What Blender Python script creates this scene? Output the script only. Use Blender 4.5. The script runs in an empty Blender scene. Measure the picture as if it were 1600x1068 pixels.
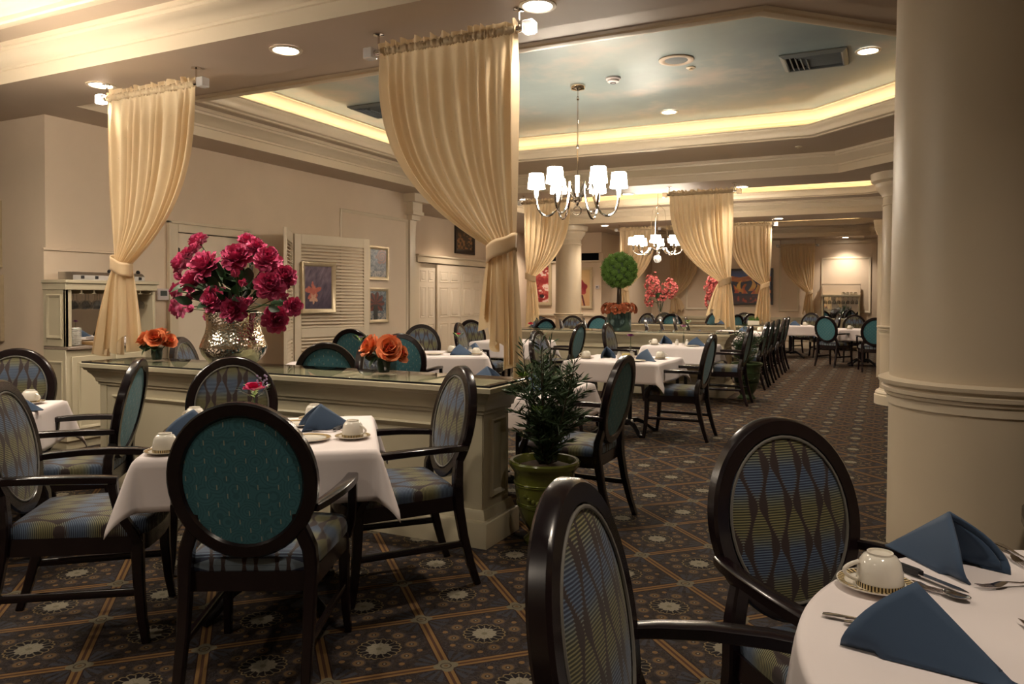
import bpy, bmesh, math, random
from math import sin, cos, pi, sqrt, radians, atan2, hypot, floor
from mathutils import Vector, Matrix
random.seed(7)
C = bpy.context.scene.collection
SC = bpy.context.scene

# ---------------------------------------------------------------- camera
cam = bpy.data.cameras.new('camera')
cam.sensor_width = 36.0
cam.lens = 36.0 * 1185.3 / 1600
cam.shift_y = -(534 - 488.2) / 1600
cam.clip_end = 100
co = bpy.data.objects.new('camera', cam)
C.objects.link(co)
YAW, PITCH, ROLL = radians(26.08), 0.0193, 0.0034
co.matrix_world = (Matrix.Translation((0, 0, 1.38)) @ Matrix.Rotation(YAW, 4, 'Z')
                   @ Matrix.Rotation(pi / 2 - PITCH, 4, 'X') @ Matrix.Rotation(ROLL, 4, 'Z'))
SC.camera = co
# ---------------------------------------------------------------- world and exposure
W = bpy.data.worlds.new('world')
SC.world = W
W.use_nodes = True
W.node_tree.nodes['Background'].inputs[0].default_value = (0.9, 0.75, 0.6, 1)
W.node_tree.nodes['Background'].inputs[1].default_value = 0.02
SC.view_settings.view_transform = 'Standard'
SC.view_settings.look = 'None'
SC.view_settings.gamma = 1.0
SC.view_settings.use_curve_mapping = False
SC.view_settings.exposure = 0.30
WARM = (1.0, 0.85, 0.68)
SPOT_W = 120.0       # each recessed downlight
SHADE_E = 55.0        # chandelier shades
COVE_E = 16.0         # cove strips
SC.cycles.max_bounces = 7
SC.cycles.diffuse_bounces = 4
SC.cycles.glossy_bounces = 3
SC.cycles.transmission_bounces = 5
SC.cycles.transparent_max_bounces = 8
SC.cycles.caustics_reflective = False
SC.cycles.caustics_refractive = False
SC.cycles.sample_clamp_indirect = 4.0

# ---------------------------------------------------------------- node helpers
class NT:
    def __init__(s, name):
        s.m = bpy.data.materials.new(name)
        s.m.use_nodes = True
        s.t = s.m.node_tree
        s.b = s.t.nodes['Principled BSDF']
        s.out = s.t.nodes['Material Output']
    def n(s, typ, **kw):
        o = s.t.nodes.new(typ)
        for k, v in kw.items(): setattr(o, k, v)
        return o
    def l(s, a, b): s.t.links.new(a, b)
    def put(s, sock, v):
        if isinstance(v, bpy.types.NodeSocket): s.l(v, sock)
        else: sock.default_value = v
    def math(s, op, a, b=0.0, c=0.0):
        o = s.n('ShaderNodeMath', operation=op)
        s.put(o.inputs[0], a); s.put(o.inputs[1], b); s.put(o.inputs[2], c)
        return o.outputs[0]
    def mix(s, f, a, b):
        o = s.n('ShaderNodeMix', data_type='RGBA')
        s.put(o.inputs[0], f)
        s.put(o.inputs[6], a if isinstance(a, bpy.types.NodeSocket) else (*a, 1))
        s.put(o.inputs[7], b if isinstance(b, bpy.types.NodeSocket) else (*b, 1))
        return o.outputs[2]
    def objxyz(s):
        t = s.n('ShaderNodeTexCoord'); x = s.n('ShaderNodeSeparateXYZ')
        s.l(t.outputs['Object'], x.inputs[0])
        return t.outputs['Object'], x.outputs
    def noise(s, vec, scale, detail=3, rough=.5, dist=0.0):
        o = s.n('ShaderNodeTexNoise')
        if vec is not None: s.l(vec, o.inputs['Vector'])
        o.inputs['Scale'].default_value = scale; o.inputs['Detail'].default_value = detail
        o.inputs['Roughness'].default_value = rough; o.inputs['Distortion'].default_value = dist
        return o.outputs[0]
    def ramp(s, f, stops):
        o = s.n('ShaderNodeValToRGB'); s.put(o.inputs[0], f)
        e = o.color_ramp.elements
        while len(e) < len(stops): e.new(.5)
        for k, (p, c) in enumerate(stops):
            e[k].position = p; e[k].color = (*c, 1)
        return o.outputs[0]
    def bump(s, h, strength=.2, dist=.01):
        o = s.n('ShaderNodeBump'); s.l(h, o.inputs['Height'])
        o.inputs['Strength'].default_value = strength; o.inputs['Distance'].default_value = dist
        s.l(o.outputs[0], s.b.inputs['Normal'])
    def set(s, color=None, rough=None, metal=None, **kw):
        if color is not None: s.put(s.b.inputs['Base Color'], color if isinstance(color, bpy.types.NodeSocket) else (*color, 1))
        if rough is not None: s.put(s.b.inputs['Roughness'], rough)
        if metal is not None: s.b.inputs['Metallic'].default_value = metal
        for k, v in kw.items(): s.put(s.b.inputs[k.replace('_', ' ')], v)
        return s

def paint(name, c, rough=.5, var=.06, scale=2.5, bump=.04):
    k = NT(name); o, _ = k.objxyz()
    f = k.noise(o, scale, 4)
    d = tuple(max(0, x * (1 - var * 2)) for x in c)
    k.set(k.mix(f, c, d), rough)
    k.bump(k.noise(o, 140, 2), bump, .002)
    return k.m
def plain(name, c, rough=.5, metal=0.0, **kw):
    k = NT(name); o, _ = k.objxyz()
    f = k.noise(o, 9, 2)
    d = tuple(x * .9 for x in c)
    k.set(k.mix(f, c, d), rough, metal, **kw)
    return k.m
def emit(name, c, e):
    k = NT(name)
    k.set((.8, .8, .8), .6, Emission_Color=(*c, 1), Emission_Strength=e)
    return k.m
def glass(name, tint=(1, 1, 1), gl=.12, trans=.92, rough=.02, milk=0.0):
    k = NT(name)
    k.t.nodes.remove(k.b)
    a = k.n('ShaderNodeBsdfTransparent'); a.inputs[0].default_value = (*[x * trans for x in tint], 1)
    g = k.n('ShaderNodeBsdfGlossy'); g.inputs['Roughness'].default_value = rough
    f = k.n('ShaderNodeFresnel'); f.inputs[0].default_value = 1.5
    mx = k.n('ShaderNodeMixShader')
    gm = k.n('ShaderNodeNewGeometry')
    k.l(k.math('MULTIPLY', k.math('ADD', f.outputs[0], gl), k.math('SUBTRACT', 1.0, gm.outputs['Backfacing'])), mx.inputs[0]); k.l(a.outputs[0], mx.inputs[1]); k.l(g.outputs[0], mx.inputs[2])
    sh = mx.outputs[0]
    if milk:
        df = k.n('ShaderNodeBsdfDiffuse'); df.inputs[0].default_value = (.9, .9, .92, 1)
        m2_ = k.n('ShaderNodeMixShader'); m2_.inputs[0].default_value = milk
        k.l(sh, m2_.inputs[1]); k.l(df.outputs[0], m2_.inputs[2]); sh = m2_.outputs[0]
    k.l(sh, k.out.inputs[0])
    return k.m

M = {}
M['wall'] = paint('cream wall paint', (.70, .565, .43), .55)
M['wall2'] = paint('tan wall paint', (.69, .555, .425), .55)
M['trim'] = paint('cream trim paint', (.67, .57, .43), .38, .04)
M['ceil'] = paint('taupe ceiling paint', (.46, .365, .28), .5)
M['counter'] = paint('sage cream cabinet paint', (.54, .475, .335), .38, .06, 4)
M['column'] = paint('cream column paint', (.60, .50, .365), .42, .06, 3)
M['door'] = paint('pale door paint', (.74, .635, .51), .42, .03)
M['louver'] = paint('beige louver paint', (.70, .595, .46), .42, .03)
M['cove'] = paint('warm cove paint', (.72, .60, .42), .5, .03)

k = NT('painted sky ceiling'); o, xyz = k.objxyz()
f1 = k.noise(o, .55, 5, .55); f2 = k.noise(o, 1.1, 5, .6)
base = k.ramp(f1, [(.30, (.14, .185, .20)), (.52, (.22, .275, .28)), (.72, (.32, .345, .31))])
cl = k.ramp(f2, [(.52, (0, 0, 0)), (.68, (1, 1, 1))])
k.set(k.mix(k.math('MULTIPLY', cl, .55), base, (.46, .35, .29)), .36)
k.bump(k.noise(o, 3, 4), .06, .02)
M['sky'] = k.m

k = NT('espresso wood'); o, _ = k.objxyz()
mp = k.n('ShaderNodeMapping'); mp.inputs['Scale'].default_value = (30, 30, 4); k.l(o, mp.inputs[0])
f = k.noise(mp.outputs[0], 1.5, 4)
k.set(k.mix(f, (.004, .002, .003), (.012, .0055, .007)), .24, Specular_IOR_Level=.42, Coat_Weight=.18, Coat_Roughness=.12)
M['wood'] = k.m

def stripe(name, ax):
    k = NT(name); o, xyz = k.objxyz()
    x = xyz[0]; v = xyz[ax]
    p = .0068
    sv = k.math('FRACT', k.math('DIVIDE', v, p))
    light = k.math('LESS_THAN', sv, .43)
    q = k.math('MULTIPLY', k.math('FLOOR', k.math('DIVIDE', v, p)), p)
    w = k.math('SINE', k.math('MULTIPLY', q, 2 * pi / .215))
    P = .112
    fx = k.math('SUBTRACT', k.math('FRACT', k.math('ADD', k.math('DIVIDE', x, P), .5)), .5)
    m = k.math('MULTIPLY', k.math('ABSOLUTE', fx), P)
    c = k.math('ADD', k.math('MULTIPLY', w, .0130), .028)
    d = k.math('ABSOLUTE', k.math('SUBTRACT', m, c))
    jag = k.math('MULTIPLY', k.math('SUBTRACT', sv, .5), .007)
    th = k.math('ADD', k.math('ADD', k.math('MULTIPLY', k.math('POWER', k.math('ABSOLUTE', w), 3.0), .0085), .0070), jag)
    brown = k.math('LESS_THAN', d, th)
    g = k.math('ADD', k.math('MULTIPLY', k.math('SINE', k.math('ADD', k.math('MULTIPLY', q, 2 * pi / .215), 1.2)), .5), .5)
    dark = k.ramp(g, [(.15, (.024, .024, .008)), (.5, (.018, .024, .024)), (.85, (.008, .017, .052))])
    lite = k.ramp(g, [(.15, (.215, .195, .085)), (.5, (.185, .20, .155)), (.85, (.105, .155, .225))])
    col = k.mix(light, dark, lite)
    col = k.mix(brown, col, (.024, .011, .010))
    k.set(col, .75, Sheen_Weight=.15)
    k.bump(light, .25, .001)
    return k.m
M['stripe_back'] = stripe('striped ogee upholstery on back', 2)
M['stripe_seat'] = stripe('striped ogee upholstery on seat', 1)

k = NT('teal woven upholstery'); o, xyz = k.objxyz()
x, z = xyz[0], xyz[2]
cx = k.math('DIVIDE', x, .034); ci = k.math('FLOOR', cx); fx = k.math('ABSOLUTE', k.math('SUBTRACT', k.math('FRACT', cx), .5))
zz = k.math('ADD', k.math('DIVIDE', z, .062), k.math('MULTIPLY', k.math('MODULO', k.math('ABSOLUTE', ci), 2.0), .5))
fz = k.math('ABSOLUTE', k.math('SUBTRACT', k.math('FRACT', zz), .5))
tick = k.math('MULTIPLY', k.math('LESS_THAN', fx, .05), k.math('LESS_THAN', fz, .14))
vo = k.n('ShaderNodeTexVoronoi'); vo.inputs['Scale'].default_value = 16; k.l(o, vo.inputs['Vector'])
rg = k.math('FRACT', k.math('MULTIPLY', vo.outputs['Distance'], 7.0))
ring = k.math('LESS_THAN', rg, .35)
b = k.mix(ring, (.043, .165, .205), (.030, .125, .160))
k.set(k.mix(tick, b, (.30, .33, .26)), .7, Sheen_Weight=.1)
k.bump(rg, .18, .002)
M['teal'] = k.m

def cloth(name, c, rough=.8, trans=0.0, scale=500):
    k = NT(name); o, _ = k.objxyz()
    f = k.noise(o, 3, 3)
    k.set(k.mix(f, c, tuple(x * .93 for x in c)), rough, Sheen_Weight=.1)
    wv = k.n('ShaderNodeTexWave'); wv.inputs['Scale'].default_value = scale; k.l(o, wv.inputs['Vector'])
    k.bump(wv.outputs['Fac'], .04, .001)
    if trans > 0:
        t = k.n('ShaderNodeBsdfTranslucent'); t.inputs[0].default_value = (*c, 1)
        mx = k.n('ShaderNodeMixShader'); mx.inputs[0].default_value = trans
        k.l(k.b.outputs[0], mx.inputs[1]); k.l(t.outputs[0], mx.inputs[2]); k.l(mx.outputs[0], k.out.inputs[0])
    return k.m
M['cloth'] = cloth('white table linen', (.80, .72, .71))
M['napkin'] = cloth('blue napkin linen', (.031, .064, .125), .75)
k = NT('gold sheer curtain'); o, xyz = k.objxyz()
f = k.noise(o, 5, 4)
vo = k.n('ShaderNodeTexVoronoi'); vo.inputs['Scale'].default_value = 22; k.l(o, vo.inputs['Vector'])
dot = k.math('LESS_THAN', vo.outputs['Distance'], .045)
cc = k.mix(f, (.82, .665, .44), (.76, .59, .37))
cc = k.mix(k.math('MULTIPLY', dot, .7), cc, (.30, .19, .08))
k.set(cc, .55, Sheen_Weight=.3)
t = k.n('ShaderNodeBsdfTranslucent'); k.l(cc, t.inputs[0])
mx = k.n('ShaderNodeMixShader'); mx.inputs[0].default_value = .42
k.l(k.b.outputs[0], mx.inputs[1]); k.l(t.outputs[0], mx.inputs[2]); k.l(mx.outputs[0], k.out.inputs[0])
M['curtain'] = k.m

# carpet: diamond lattice of panels with rosettes, medallions and leaf fans
k = NT('patterned carpet'); o, xyz = k.objxyz()
S = .433
mp = k.n('ShaderNodeMapping'); mp.vector_type = 'POINT'
mp.inputs['Location'].default_value = (1.1533, -4.5708, 0); k.l(o, mp.inputs[0])
m2 = k.n('ShaderNodeMapping'); m2.inputs['Rotation'].default_value = (0, 0, radians(-45)); m2.inputs['Scale'].default_value = (1 / S, 1 / S, 1)
k.l(mp.outputs[0], m2.inputs[0])
sp = k.n('ShaderNodeSeparateXYZ'); k.l(m2.outputs[0], sp.inputs[0])
ux = k.math('FRACT', sp.outputs[0]); uy = k.math('FRACT', sp.outputs[1])
px = k.math('SUBTRACT', ux, .5); py = k.math('SUBTRACT', uy, .5)      # centre of a cell
ax_, ay_ = k.math('ABSOLUTE', px), k.math('ABSOLUTE', py)
r = k.math('SQRT', k.math('ADD', k.math('MULTIPLY', px, px), k.math('MULTIPLY', py, py)))
an = k.math('ARCTAN2', py, px)
edge = k.math('SUBTRACT', .5, k.math('MAXIMUM', ax_, ay_))             # distance to the nearest lattice line
nx, ny = k.math('SUBTRACT', .5, ax_), k.math('SUBTRACT', .5, ay_)
rn = k.math('SQRT', k.math('ADD', k.math('MULTIPLY', nx, nx), k.math('MULTIPLY', ny, ny)))
an2 = k.math('ARCTAN2', ny, nx)
nz = k.noise(m2.outputs[0], 22, 2)
nz2 = k.noise(m2.outputs[0], 9, 3, .6, 1.5)
bg = k.ramp(nz2, [(.36, (.016, .012, .014)), (.44, (.046, .037, .034)), (.50, (.016, .012, .014)), (.56, (.040, .028, .019)), (.62, (.016, .012, .012))])
# corner fans
fan = k.math('MULTIPLY', k.math('LESS_THAN', k.math('ABSOLUTE', k.math('SUBTRACT', rn, .19)), .085), k.math('GREATER_THAN', k.math('SINE', k.math('MULTIPLY', an2, 18.0)), -.1))
col = k.mix(fan, bg, (.036, .036, .044))
# ring of eight blossoms
a8 = k.math('SUBTRACT', k.math('FRACT', k.math('ADD', k.math('MULTIPLY', an, 8 / (2 * pi)), .5)), .5)
bx = k.math('MULTIPLY', a8, 2 * pi / 8 * .30); by = k.math('SUBTRACT', r, .30)
br = k.math('SQRT', k.math('ADD', k.math('MULTIPLY', bx, bx), k.math('MULTIPLY', by, by)))
col = k.mix(k.math('LESS_THAN', br, .066), col, (.050, .037, .031))
col = k.mix(k.math('LESS_THAN', br, .052), col, (.112, .068, .032))
col = k.mix(k.math('LESS_THAN', br, .022), col, (.024, .017, .017))
col = k.mix(k.math('LESS_THAN', br, .010), col, (.22, .19, .14))
c8 = k.math('SUBTRACT', k.math('FRACT', k.math('MULTIPLY', an, 8 / (2 * pi))), .5)
dx8 = k.math('MULTIPLY', c8, 2 * pi / 8 * .375); dy8 = k.math('SUBTRACT', r, .375)
dr = k.math('SQRT', k.math('ADD', k.math('MULTIPLY', dx8, dx8), k.math('MULTIPLY', dy8, dy8)))
col = k.mix(k.math('LESS_THAN', dr, .026), col, (.150, .085, .035))
# scalloped medallion
sc = k.math('ADD', .185, k.math('MULTIPLY', k.math('ABSOLUTE', k.math('SINE', k.math('MULTIPLY', an, 9.0))), .022))
col = k.mix(k.math('LESS_THAN', r, sc), col, (.16, .115, .055))
col = k.mix(k.math('LESS_THAN', r, k.math('SUBTRACT', sc, .014)), col, (.010, .007, .008))
ray_ = k.math('MULTIPLY', k.math('GREATER_THAN', k.math('SINE', k.math('MULTIPLY', an, 16.0)), .80), k.math('LESS_THAN', r, .175))
col = k.mix(ray_, col, (.12, .10, .065))
pr = k.math('ADD', .098, k.math('MULTIPLY', k.math('ABSOLUTE', k.math('COSINE', k.math('MULTIPLY', an, 5.0))), .022))
col = k.mix(k.math('LESS_THAN', r, pr), col, (.20, .175, .13))
pet = k.math('LESS_THAN', k.math('ABSOLUTE', k.math('SINE', k.math('MULTIPLY', an, 5.0))), .16)
col = k.mix(k.math('MULTIPLY', pet, k.math('LESS_THAN', r, .105)), col, (.15, .13, .095))
col = k.mix(k.math('LESS_THAN', r, .028), col, (.13, .115, .075))
# lattice bands
col = k.mix(k.math('LESS_THAN', edge, .055), col, (.020, .009, .009))
col = k.mix(k.math('LESS_THAN', edge, .043), col, (.155, .088, .033))
col = k.mix(k.math('LESS_THAN', edge, .013), col, (.055, .026, .016))
ro = k.math('ADD', .075, k.math('MULTIPLY', k.math('ABSOLUTE', k.math('COSINE', k.math('MULTIPLY', an2, 2.0))), .035))
col = k.mix(k.math('LESS_THAN', rn, ro), col, (.125, .108, .072))
col = k.mix(k.math('LESS_THAN', k.math('ABSOLUTE', k.math('SUBTRACT', rn, .045)), .006), col, (.05, .034, .022))
col = k.mix(k.math('LESS_THAN', rn, .020), col, (.10, .060, .028))
pile = k.noise(o, 420, 2)
hs = k.n('ShaderNodeHueSaturation'); k.l(col, hs.inputs['Color'])
k.l(k.math('ADD', .48, k.math('MULTIPLY', pile, .85)), hs.inputs['Value'])
k.set(hs.outputs[0], .92, Specular_IOR_Level=.15)
k.bump(pile, .35, .004)
M['carpet'] = k.m

M['chrome'] = plain('polished nickel', (.72, .66, .60), .08, 1.0)
M['steel'] = plain('brushed steel', (.55, .53, .50), .3, 1.0)
k = NT('antique champagne frame'); o, _ = k.objxyz(); k.set(k.mix(k.noise(o, 30, 3), (.62, .52, .36), (.48, .39, .26)), .38, .55); M['frame_gold'] = k.m
M['frame_dark'] = plain('dark frame', (.02, .013, .012), .35)
M['black'] = plain('black iron', (.012, .011, .012), .35, .3)
M['glassclear'] = glass('clear glass')
M['glasstop'] = glass('counter glass sheet', (.93, .97, .94), .04, .95, .01)
M['acrylic'] = glass('clear acrylic', (1, 1, 1), .22, .97, .06, .30)
M['mirror'] = plain('mirror', (.80, .80, .78), .02, 1.0)
k = NT('glazed china'); o, _ = k.objxyz()
k.set(k.mix(k.noise(o, 5), (.80, .75, .66), (.74, .69, .60)), .15, Coat_Weight=.4)
M['china'] = k.m
k = NT('patterned china band'); o, xyz = k.objxyz()
aa = k.math('ARCTAN2', xyz[1], xyz[0])
chk = k.math('GREATER_THAN', k.math('SINE', k.math('MULTIPLY', aa, 44.0)), 0.0)
k.set(k.mix(chk, (.60, .46, .24), (.035, .022, .014)), .2)
M['band'] = k.m
M['goldline'] = plain('gilt line', (.50, .34, .14), .3, .4)
M['silver'] = plain('silver cutlery', (.62, .58, .57), .16, 1.0)
M['knifegrip'] = plain('black knife handle', (.012, .012, .016), .35)
k = NT('hammered silver'); o, _ = k.objxyz()
vo = k.n('ShaderNodeTexVoronoi'); vo.inputs['Scale'].default_value = 58; k.l(o, vo.inputs['Vector'])
k.set((.78, .70, .58), .14, 1.0); k.bump(vo.outputs['Distance'], .35, .010)
M['hammered'] = k.m
k = NT('olive glaze'); o, _ = k.objxyz()
k.set(k.mix(k.noise(o, 4, 4), (.125, .135, .022), (.07, .08, .012)), .16, Coat_Weight=.6, Coat_Roughness=.06)
k.bump(k.noise(o, 18, 3), .12, .01)
M['olive'] = k.m
M['green_glaze'] = plain('dark green glaze', (.035, .06, .022), .3)
M['tealglass'] = plain('teal mirrored vase', (.08, .13, .125), .10, .75)
M['soil'] = plain('brown moss mulch', (.085, .055, .035), .95)
M['stem'] = plain('green stem', (.04, .085, .02), .6)
M['bark'] = plain('brown bark', (.045, .024, .012), .8)
def leafm(name, c, c2, rough=.5, trans=.15):
    k = NT(name); o, _ = k.objxyz()
    cc = k.mix(k.noise(o, 25, 3), c, c2)
    k.set(cc, rough)
    return k.m
M['leaf'] = leafm('dark leaf', (.012, .035, .012), (.025, .06, .02), .4)
M['conifer'] = leafm('conifer needles', (.024, .052, .020), (.05, .088, .032), .5)
M['lime'] = leafm('lime sprig', (.22, .36, .05), (.14, .26, .04), .5)
M['moss'] = leafm('moss', (.07, .15, .022), (.12, .22, .035), .9)
M['peony'] = leafm('peony petal', (.70, .13, .28), (.52, .05, .16), .6)
M['peony_dark'] = leafm('peony inner petal', (.46, .035, .12), (.60, .08, .20), .6)
M['stamen'] = plain('yellow stamen', (.55, .30, .04), .8)
M['rose'] = leafm('orange rose petal', (.86, .34, .13), (.74, .20, .09), .6)
M['rose_in'] = leafm('rose heart', (.74, .17, .08), (.62, .11, .07), .6)
M['rust'] = leafm('rust hydrangea petal', (.42, .12, .035), (.26, .05, .022), .7)
M['coral'] = leafm('coral blossom', (.66, .19, .17), (.52, .10, .11), .7)
M['pink'] = leafm('hot pink petal', (.75, .035, .20), (.60, .02, .12), .6)
M['purple'] = leafm('purple petal', (.20, .012, .16), (.12, .008, .10), .6)
M['red'] = leafm('red petal', (.65, .03, .09), (.5, .02, .05), .6)
M['lilac'] = leafm('lilac statice', (.34, .25, .40), (.26, .20, .34), .7)
M['orchid'] = leafm('orchid pink', (.55, .25, .42), (.45, .18, .33), .6)
M['granite'] = paint('speckled granite', (.36, .28, .22), .3, .3, 60)
M['plastic'] = plain('white plastic', (.62, .55, .55), .4)
M['screen'] = plain('dark lcd', (.05, .06, .055), .3)
M['board'] = plain('wooden board', (.40, .24, .10), .5)
M['dark'] = plain('unlit dark opening', (.010, .009, .010), .9)
M['vent'] = plain('blue grey vent metal', (.13, .15, .16), .45, .2)
M['salt'] = plain('white shaker', (.75, .70, .64), .3)
M['packet'] = plain('yellow sweetener packets', (.70, .55, .16), .7)
M['lamp_on'] = emit('lit lens', (1, .86, .68), 22)
M['shade'] = emit('lit lamp shade', (1, .86, .68), SHADE_E)
M['strip_low'] = emit('dimmed cove light strip', (1, .82, .56), COVE_E * .35)
M['strip'] = emit('cove light strip', (1, .82, .56), COVE_E)

# ---------------------------------------------------------------- mesh helpers
class MB:
    def __init__(s): s.v = []; s.f = []; s.mi = []; s.cur = 0
    def add(s, vs, fs):
        b = len(s.v); s.v += [tuple(p) for p in vs]
        for f in fs: s.f.append(tuple(b + i for i in f)); s.mi.append(s.cur)
        return s
    def box(s, x0, x1, y0, y1, z0, z1):
        return s.add([(x, y, z) for z in (z0, z1) for y in (y0, y1) for x in (x0, x1)],
                     [(0, 2, 3, 1), (4, 5, 7, 6), (0, 1, 5, 4), (2, 6, 7, 3), (0, 4, 6, 2), (1, 3, 7, 5)])
    def bbox(s, x0, x1, y0, y1, z0, z1, b=.004):
        "box with chamfered edges"
        bm = bmesh.new(); bmesh.ops.create_cube(bm, size=1)
        for v in bm.verts:
            v.co = Vector(((x0 + x1) / 2 + v.co.x * (x1 - x0), (y0 + y1) / 2 + v.co.y * (y1 - y0), (z0 + z1) / 2 + v.co.z * (z1 - z0)))
        bmesh.ops.bevel(bm, geom=bm.edges[:], offset=b, segments=1, affect='EDGES')
        bm.verts.index_update()
        s.add([v.co[:] for v in bm.verts], [[v.index for v in f.verts] for f in bm.faces]); bm.free()
        return s
    def lathe(s, prof, n=24, cx=0, cy=0, a0=0, a1=2 * pi):
        m = len(prof); full = abs(a1 - a0 - 2 * pi) < 1e-6; k = n if full else n + 1
        vs = [(cx + r * cos(a0 + (a1 - a0) * i / n), cy + r * sin(a0 + (a1 - a0) * i / n), z) for i in range(k) for r, z in prof]
        fs = [(i * m + j, ((i + 1) % k) * m + j, ((i + 1) % k) * m + j + 1, i * m + j + 1) for i in range(n) for j in range(m - 1)]
        return s.add(vs, fs)
    def tube(s, pts, rad, n=8, cap=True, flat=1.0, up=(0, 0, 1)):
        pts = [Vector(p) for p in pts]; m = len(pts)
        if not isinstance(rad, (list, tuple)): rad = [rad] * m
        vs = []; ref = Vector(up)
        for i, p in enumerate(pts):
            t = (pts[min(i + 1, m - 1)] - pts[max(i - 1, 0)]).normalized()
            if abs(t.dot(ref)) > .98: ref = Vector((1, 0, 0)) if abs(t.x) < .9 else Vector((0, 1, 0))
            a = t.cross(ref).normalized(); b = a.cross(t).normalized(); ref = b
            for j in range(n):
                th = 2 * pi * (j + .5) / n
                vs.append(p + a * cos(th) * rad[i] + b * sin(th) * rad[i] * flat)
        fs = [(i * n + j, i * n + (j + 1) % n, (i + 1) * n + (j + 1) % n, (i + 1) * n + j) for i in range(m - 1) for j in range(n)]
        if cap: fs += [tuple(range(n))[::-1], tuple(range((m - 1) * n, m * n))]
        return s.add(vs, fs)
    def bar(s, pts, w, h, side=(1, 0, 0)):
        "rectangular bar along pts; w = width along side, h = thickness"
        pts = [Vector(p) for p in pts]; m = len(pts)
        W_ = w if isinstance(w, (list, tuple)) else [w] * m
        H_ = h if isinstance(h, (list, tuple)) else [h] * m
        vs = []; sd = Vector(side).normalized()
        q = [(-.5, -.36), (-.36, -.5), (.36, -.5), (.5, -.36), (.5, .36), (.36, .5), (-.36, .5), (-.5, .36)]
        for i, p in enumerate(pts):
            t = (pts[min(i + 1, m - 1)] - pts[max(i - 1, 0)]).normalized()
            a = (sd - t * sd.dot(t)).normalized(); b = t.cross(a).normalized()
            for u, w_ in q: vs.append(p + a * u * W_[i] + b * w_ * H_[i])
        fs = [(i * 8 + j, i * 8 + (j + 1) % 8, (i + 1) * 8 + (j + 1) % 8, (i + 1) * 8 + j) for i in range(m - 1) for j in range(8)]
        fs += [tuple(range(8))[::-1], tuple(range((m - 1) * 8, m * 8))]
        return s.add(vs, fs)
    def sphere(s, c, r, n=10, m=6, sq=(1, 1, 1)):
        vs = [(c[0], c[1], c[2] - r * sq[2])]
        for i in range(1, m):
            a = -pi / 2 + pi * i / m
            vs += [(c[0] + r * sq[0] * cos(a) * cos(2 * pi * j / n), c[1] + r * sq[1] * cos(a) * sin(2 * pi * j / n), c[2] + r * sq[2] * sin(a)) for j in range(n)]
        vs.append((c[0], c[1], c[2] + r * sq[2]))
        fs = [(0, 1 + (j + 1) % n, 1 + j) for j in range(n)]
        for i in range(m - 2): fs += [(1 + i * n + j, 1 + i * n + (j + 1) % n, 1 + (i + 1) * n + (j + 1) % n, 1 + (i + 1) * n + j) for j in range(n)]
        t = len(vs) - 1
        fs += [(1 + (m - 2) * n + j, 1 + (m - 2) * n + (j + 1) % n, t) for j in range(n)]
        return s.add(vs, fs)
    def grid(s, nu, nv, fn, double=None):
        vs = [fn(i / nu, j / nv) for j in range(nv + 1) for i in range(nu + 1)]
        fs = [(j * (nu + 1) + i, j * (nu + 1) + i + 1, (j + 1) * (nu + 1) + i + 1, (j + 1) * (nu + 1) + i) for j in range(nv) for i in range(nu)]
        return s.add(vs, fs)
    def mold(s, path, prof, closed=True):
        "sweep prof [(outward offset, z)] along a 2-D path; outward = right of travel"
        n = len(path); P = [Vector(p[:2]) for p in path]; rows = []
        for i in range(n):
            d0 = (P[i] - P[i - 1]) if (closed or i > 0) else (P[1] - P[0])
            d1 = (P[(i + 1) % n] - P[i]) if (closed or i < n - 1) else (P[i] - P[i - 1])
            d0.normalize(); d1.normalize()
            n0 = Vector((d0.y, -d0.x)); n1 = Vector((d1.y, -d1.x))
            mt = n0 + n1; mt = mt / max(.2, mt.dot(n0)) if mt.length > 1e-6 else n0
            rows.append([(P[i].x + mt.x * o, P[i].y + mt.y * o, z) for o, z in prof])
        m = len(prof); vs = [p for r_ in rows for p in r_]
        fs = [(i * m + j, ((i + 1) % n) * m + j, ((i + 1) % n) * m + j + 1, i * m + j + 1) for i in range(n if closed else n - 1) for j in range(m - 1)]
        if not closed: fs += [tuple(range(m)), tuple(range((n - 1) * m, n * m))[::-1]]
        return s.add(vs, fs)
    def xf(s, mat, start=0):
        for i in range(start, len(s.v)): s.v[i] = tuple(mat @ Vector(s.v[i]))
        return s

def obj(name, mb, mat, parent=None, smooth=True, kind=None, angle=38, solid=0):
    me = bpy.data.meshes.new(name)
    me.from_pydata(mb.v, [], mb.f); me.update()
    for m_ in (mat if isinstance(mat, (list, tuple)) else [mat]): me.materials.append(m_)
    if isinstance(mat, (list, tuple)): me.polygons.foreach_set('material_index', mb.mi)
    if smooth:
        me.polygons.foreach_set('use_smooth', [True] * len(me.polygons))
        me.set_sharp_from_angle(angle=radians(angle))
    o = bpy.data.objects.new(name, me); C.objects.link(o)
    if parent: o.parent = parent
    if kind: o['kind'] = kind
    if solid:
        md = o.modifiers.new('thickness', 'SOLIDIFY'); md.thickness = solid; md.offset = 0
    return o
def tag(o, label, cat, group=None):
    o['label'] = label; o['category'] = cat
    if group: o['group'] = group
    return o
def thing(name, label, cat, loc=(0, 0, 0), rz=0.0, group=None):
    o = bpy.data.objects.new(name, None); C.objects.link(o)
    o.empty_display_size = .1
    o.location = loc; o.rotation_euler = (0, 0, rz)
    return tag(o, label, cat, group)
def struct(name, mb, mat, parent=None, **kw):
    o = obj(name, mb, mat, parent, **kw)
    if parent is None: o['kind'] = 'structure'
    return o
def kids(o): return [c for c in KID.get(o.name, [])]
KID = {}
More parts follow.
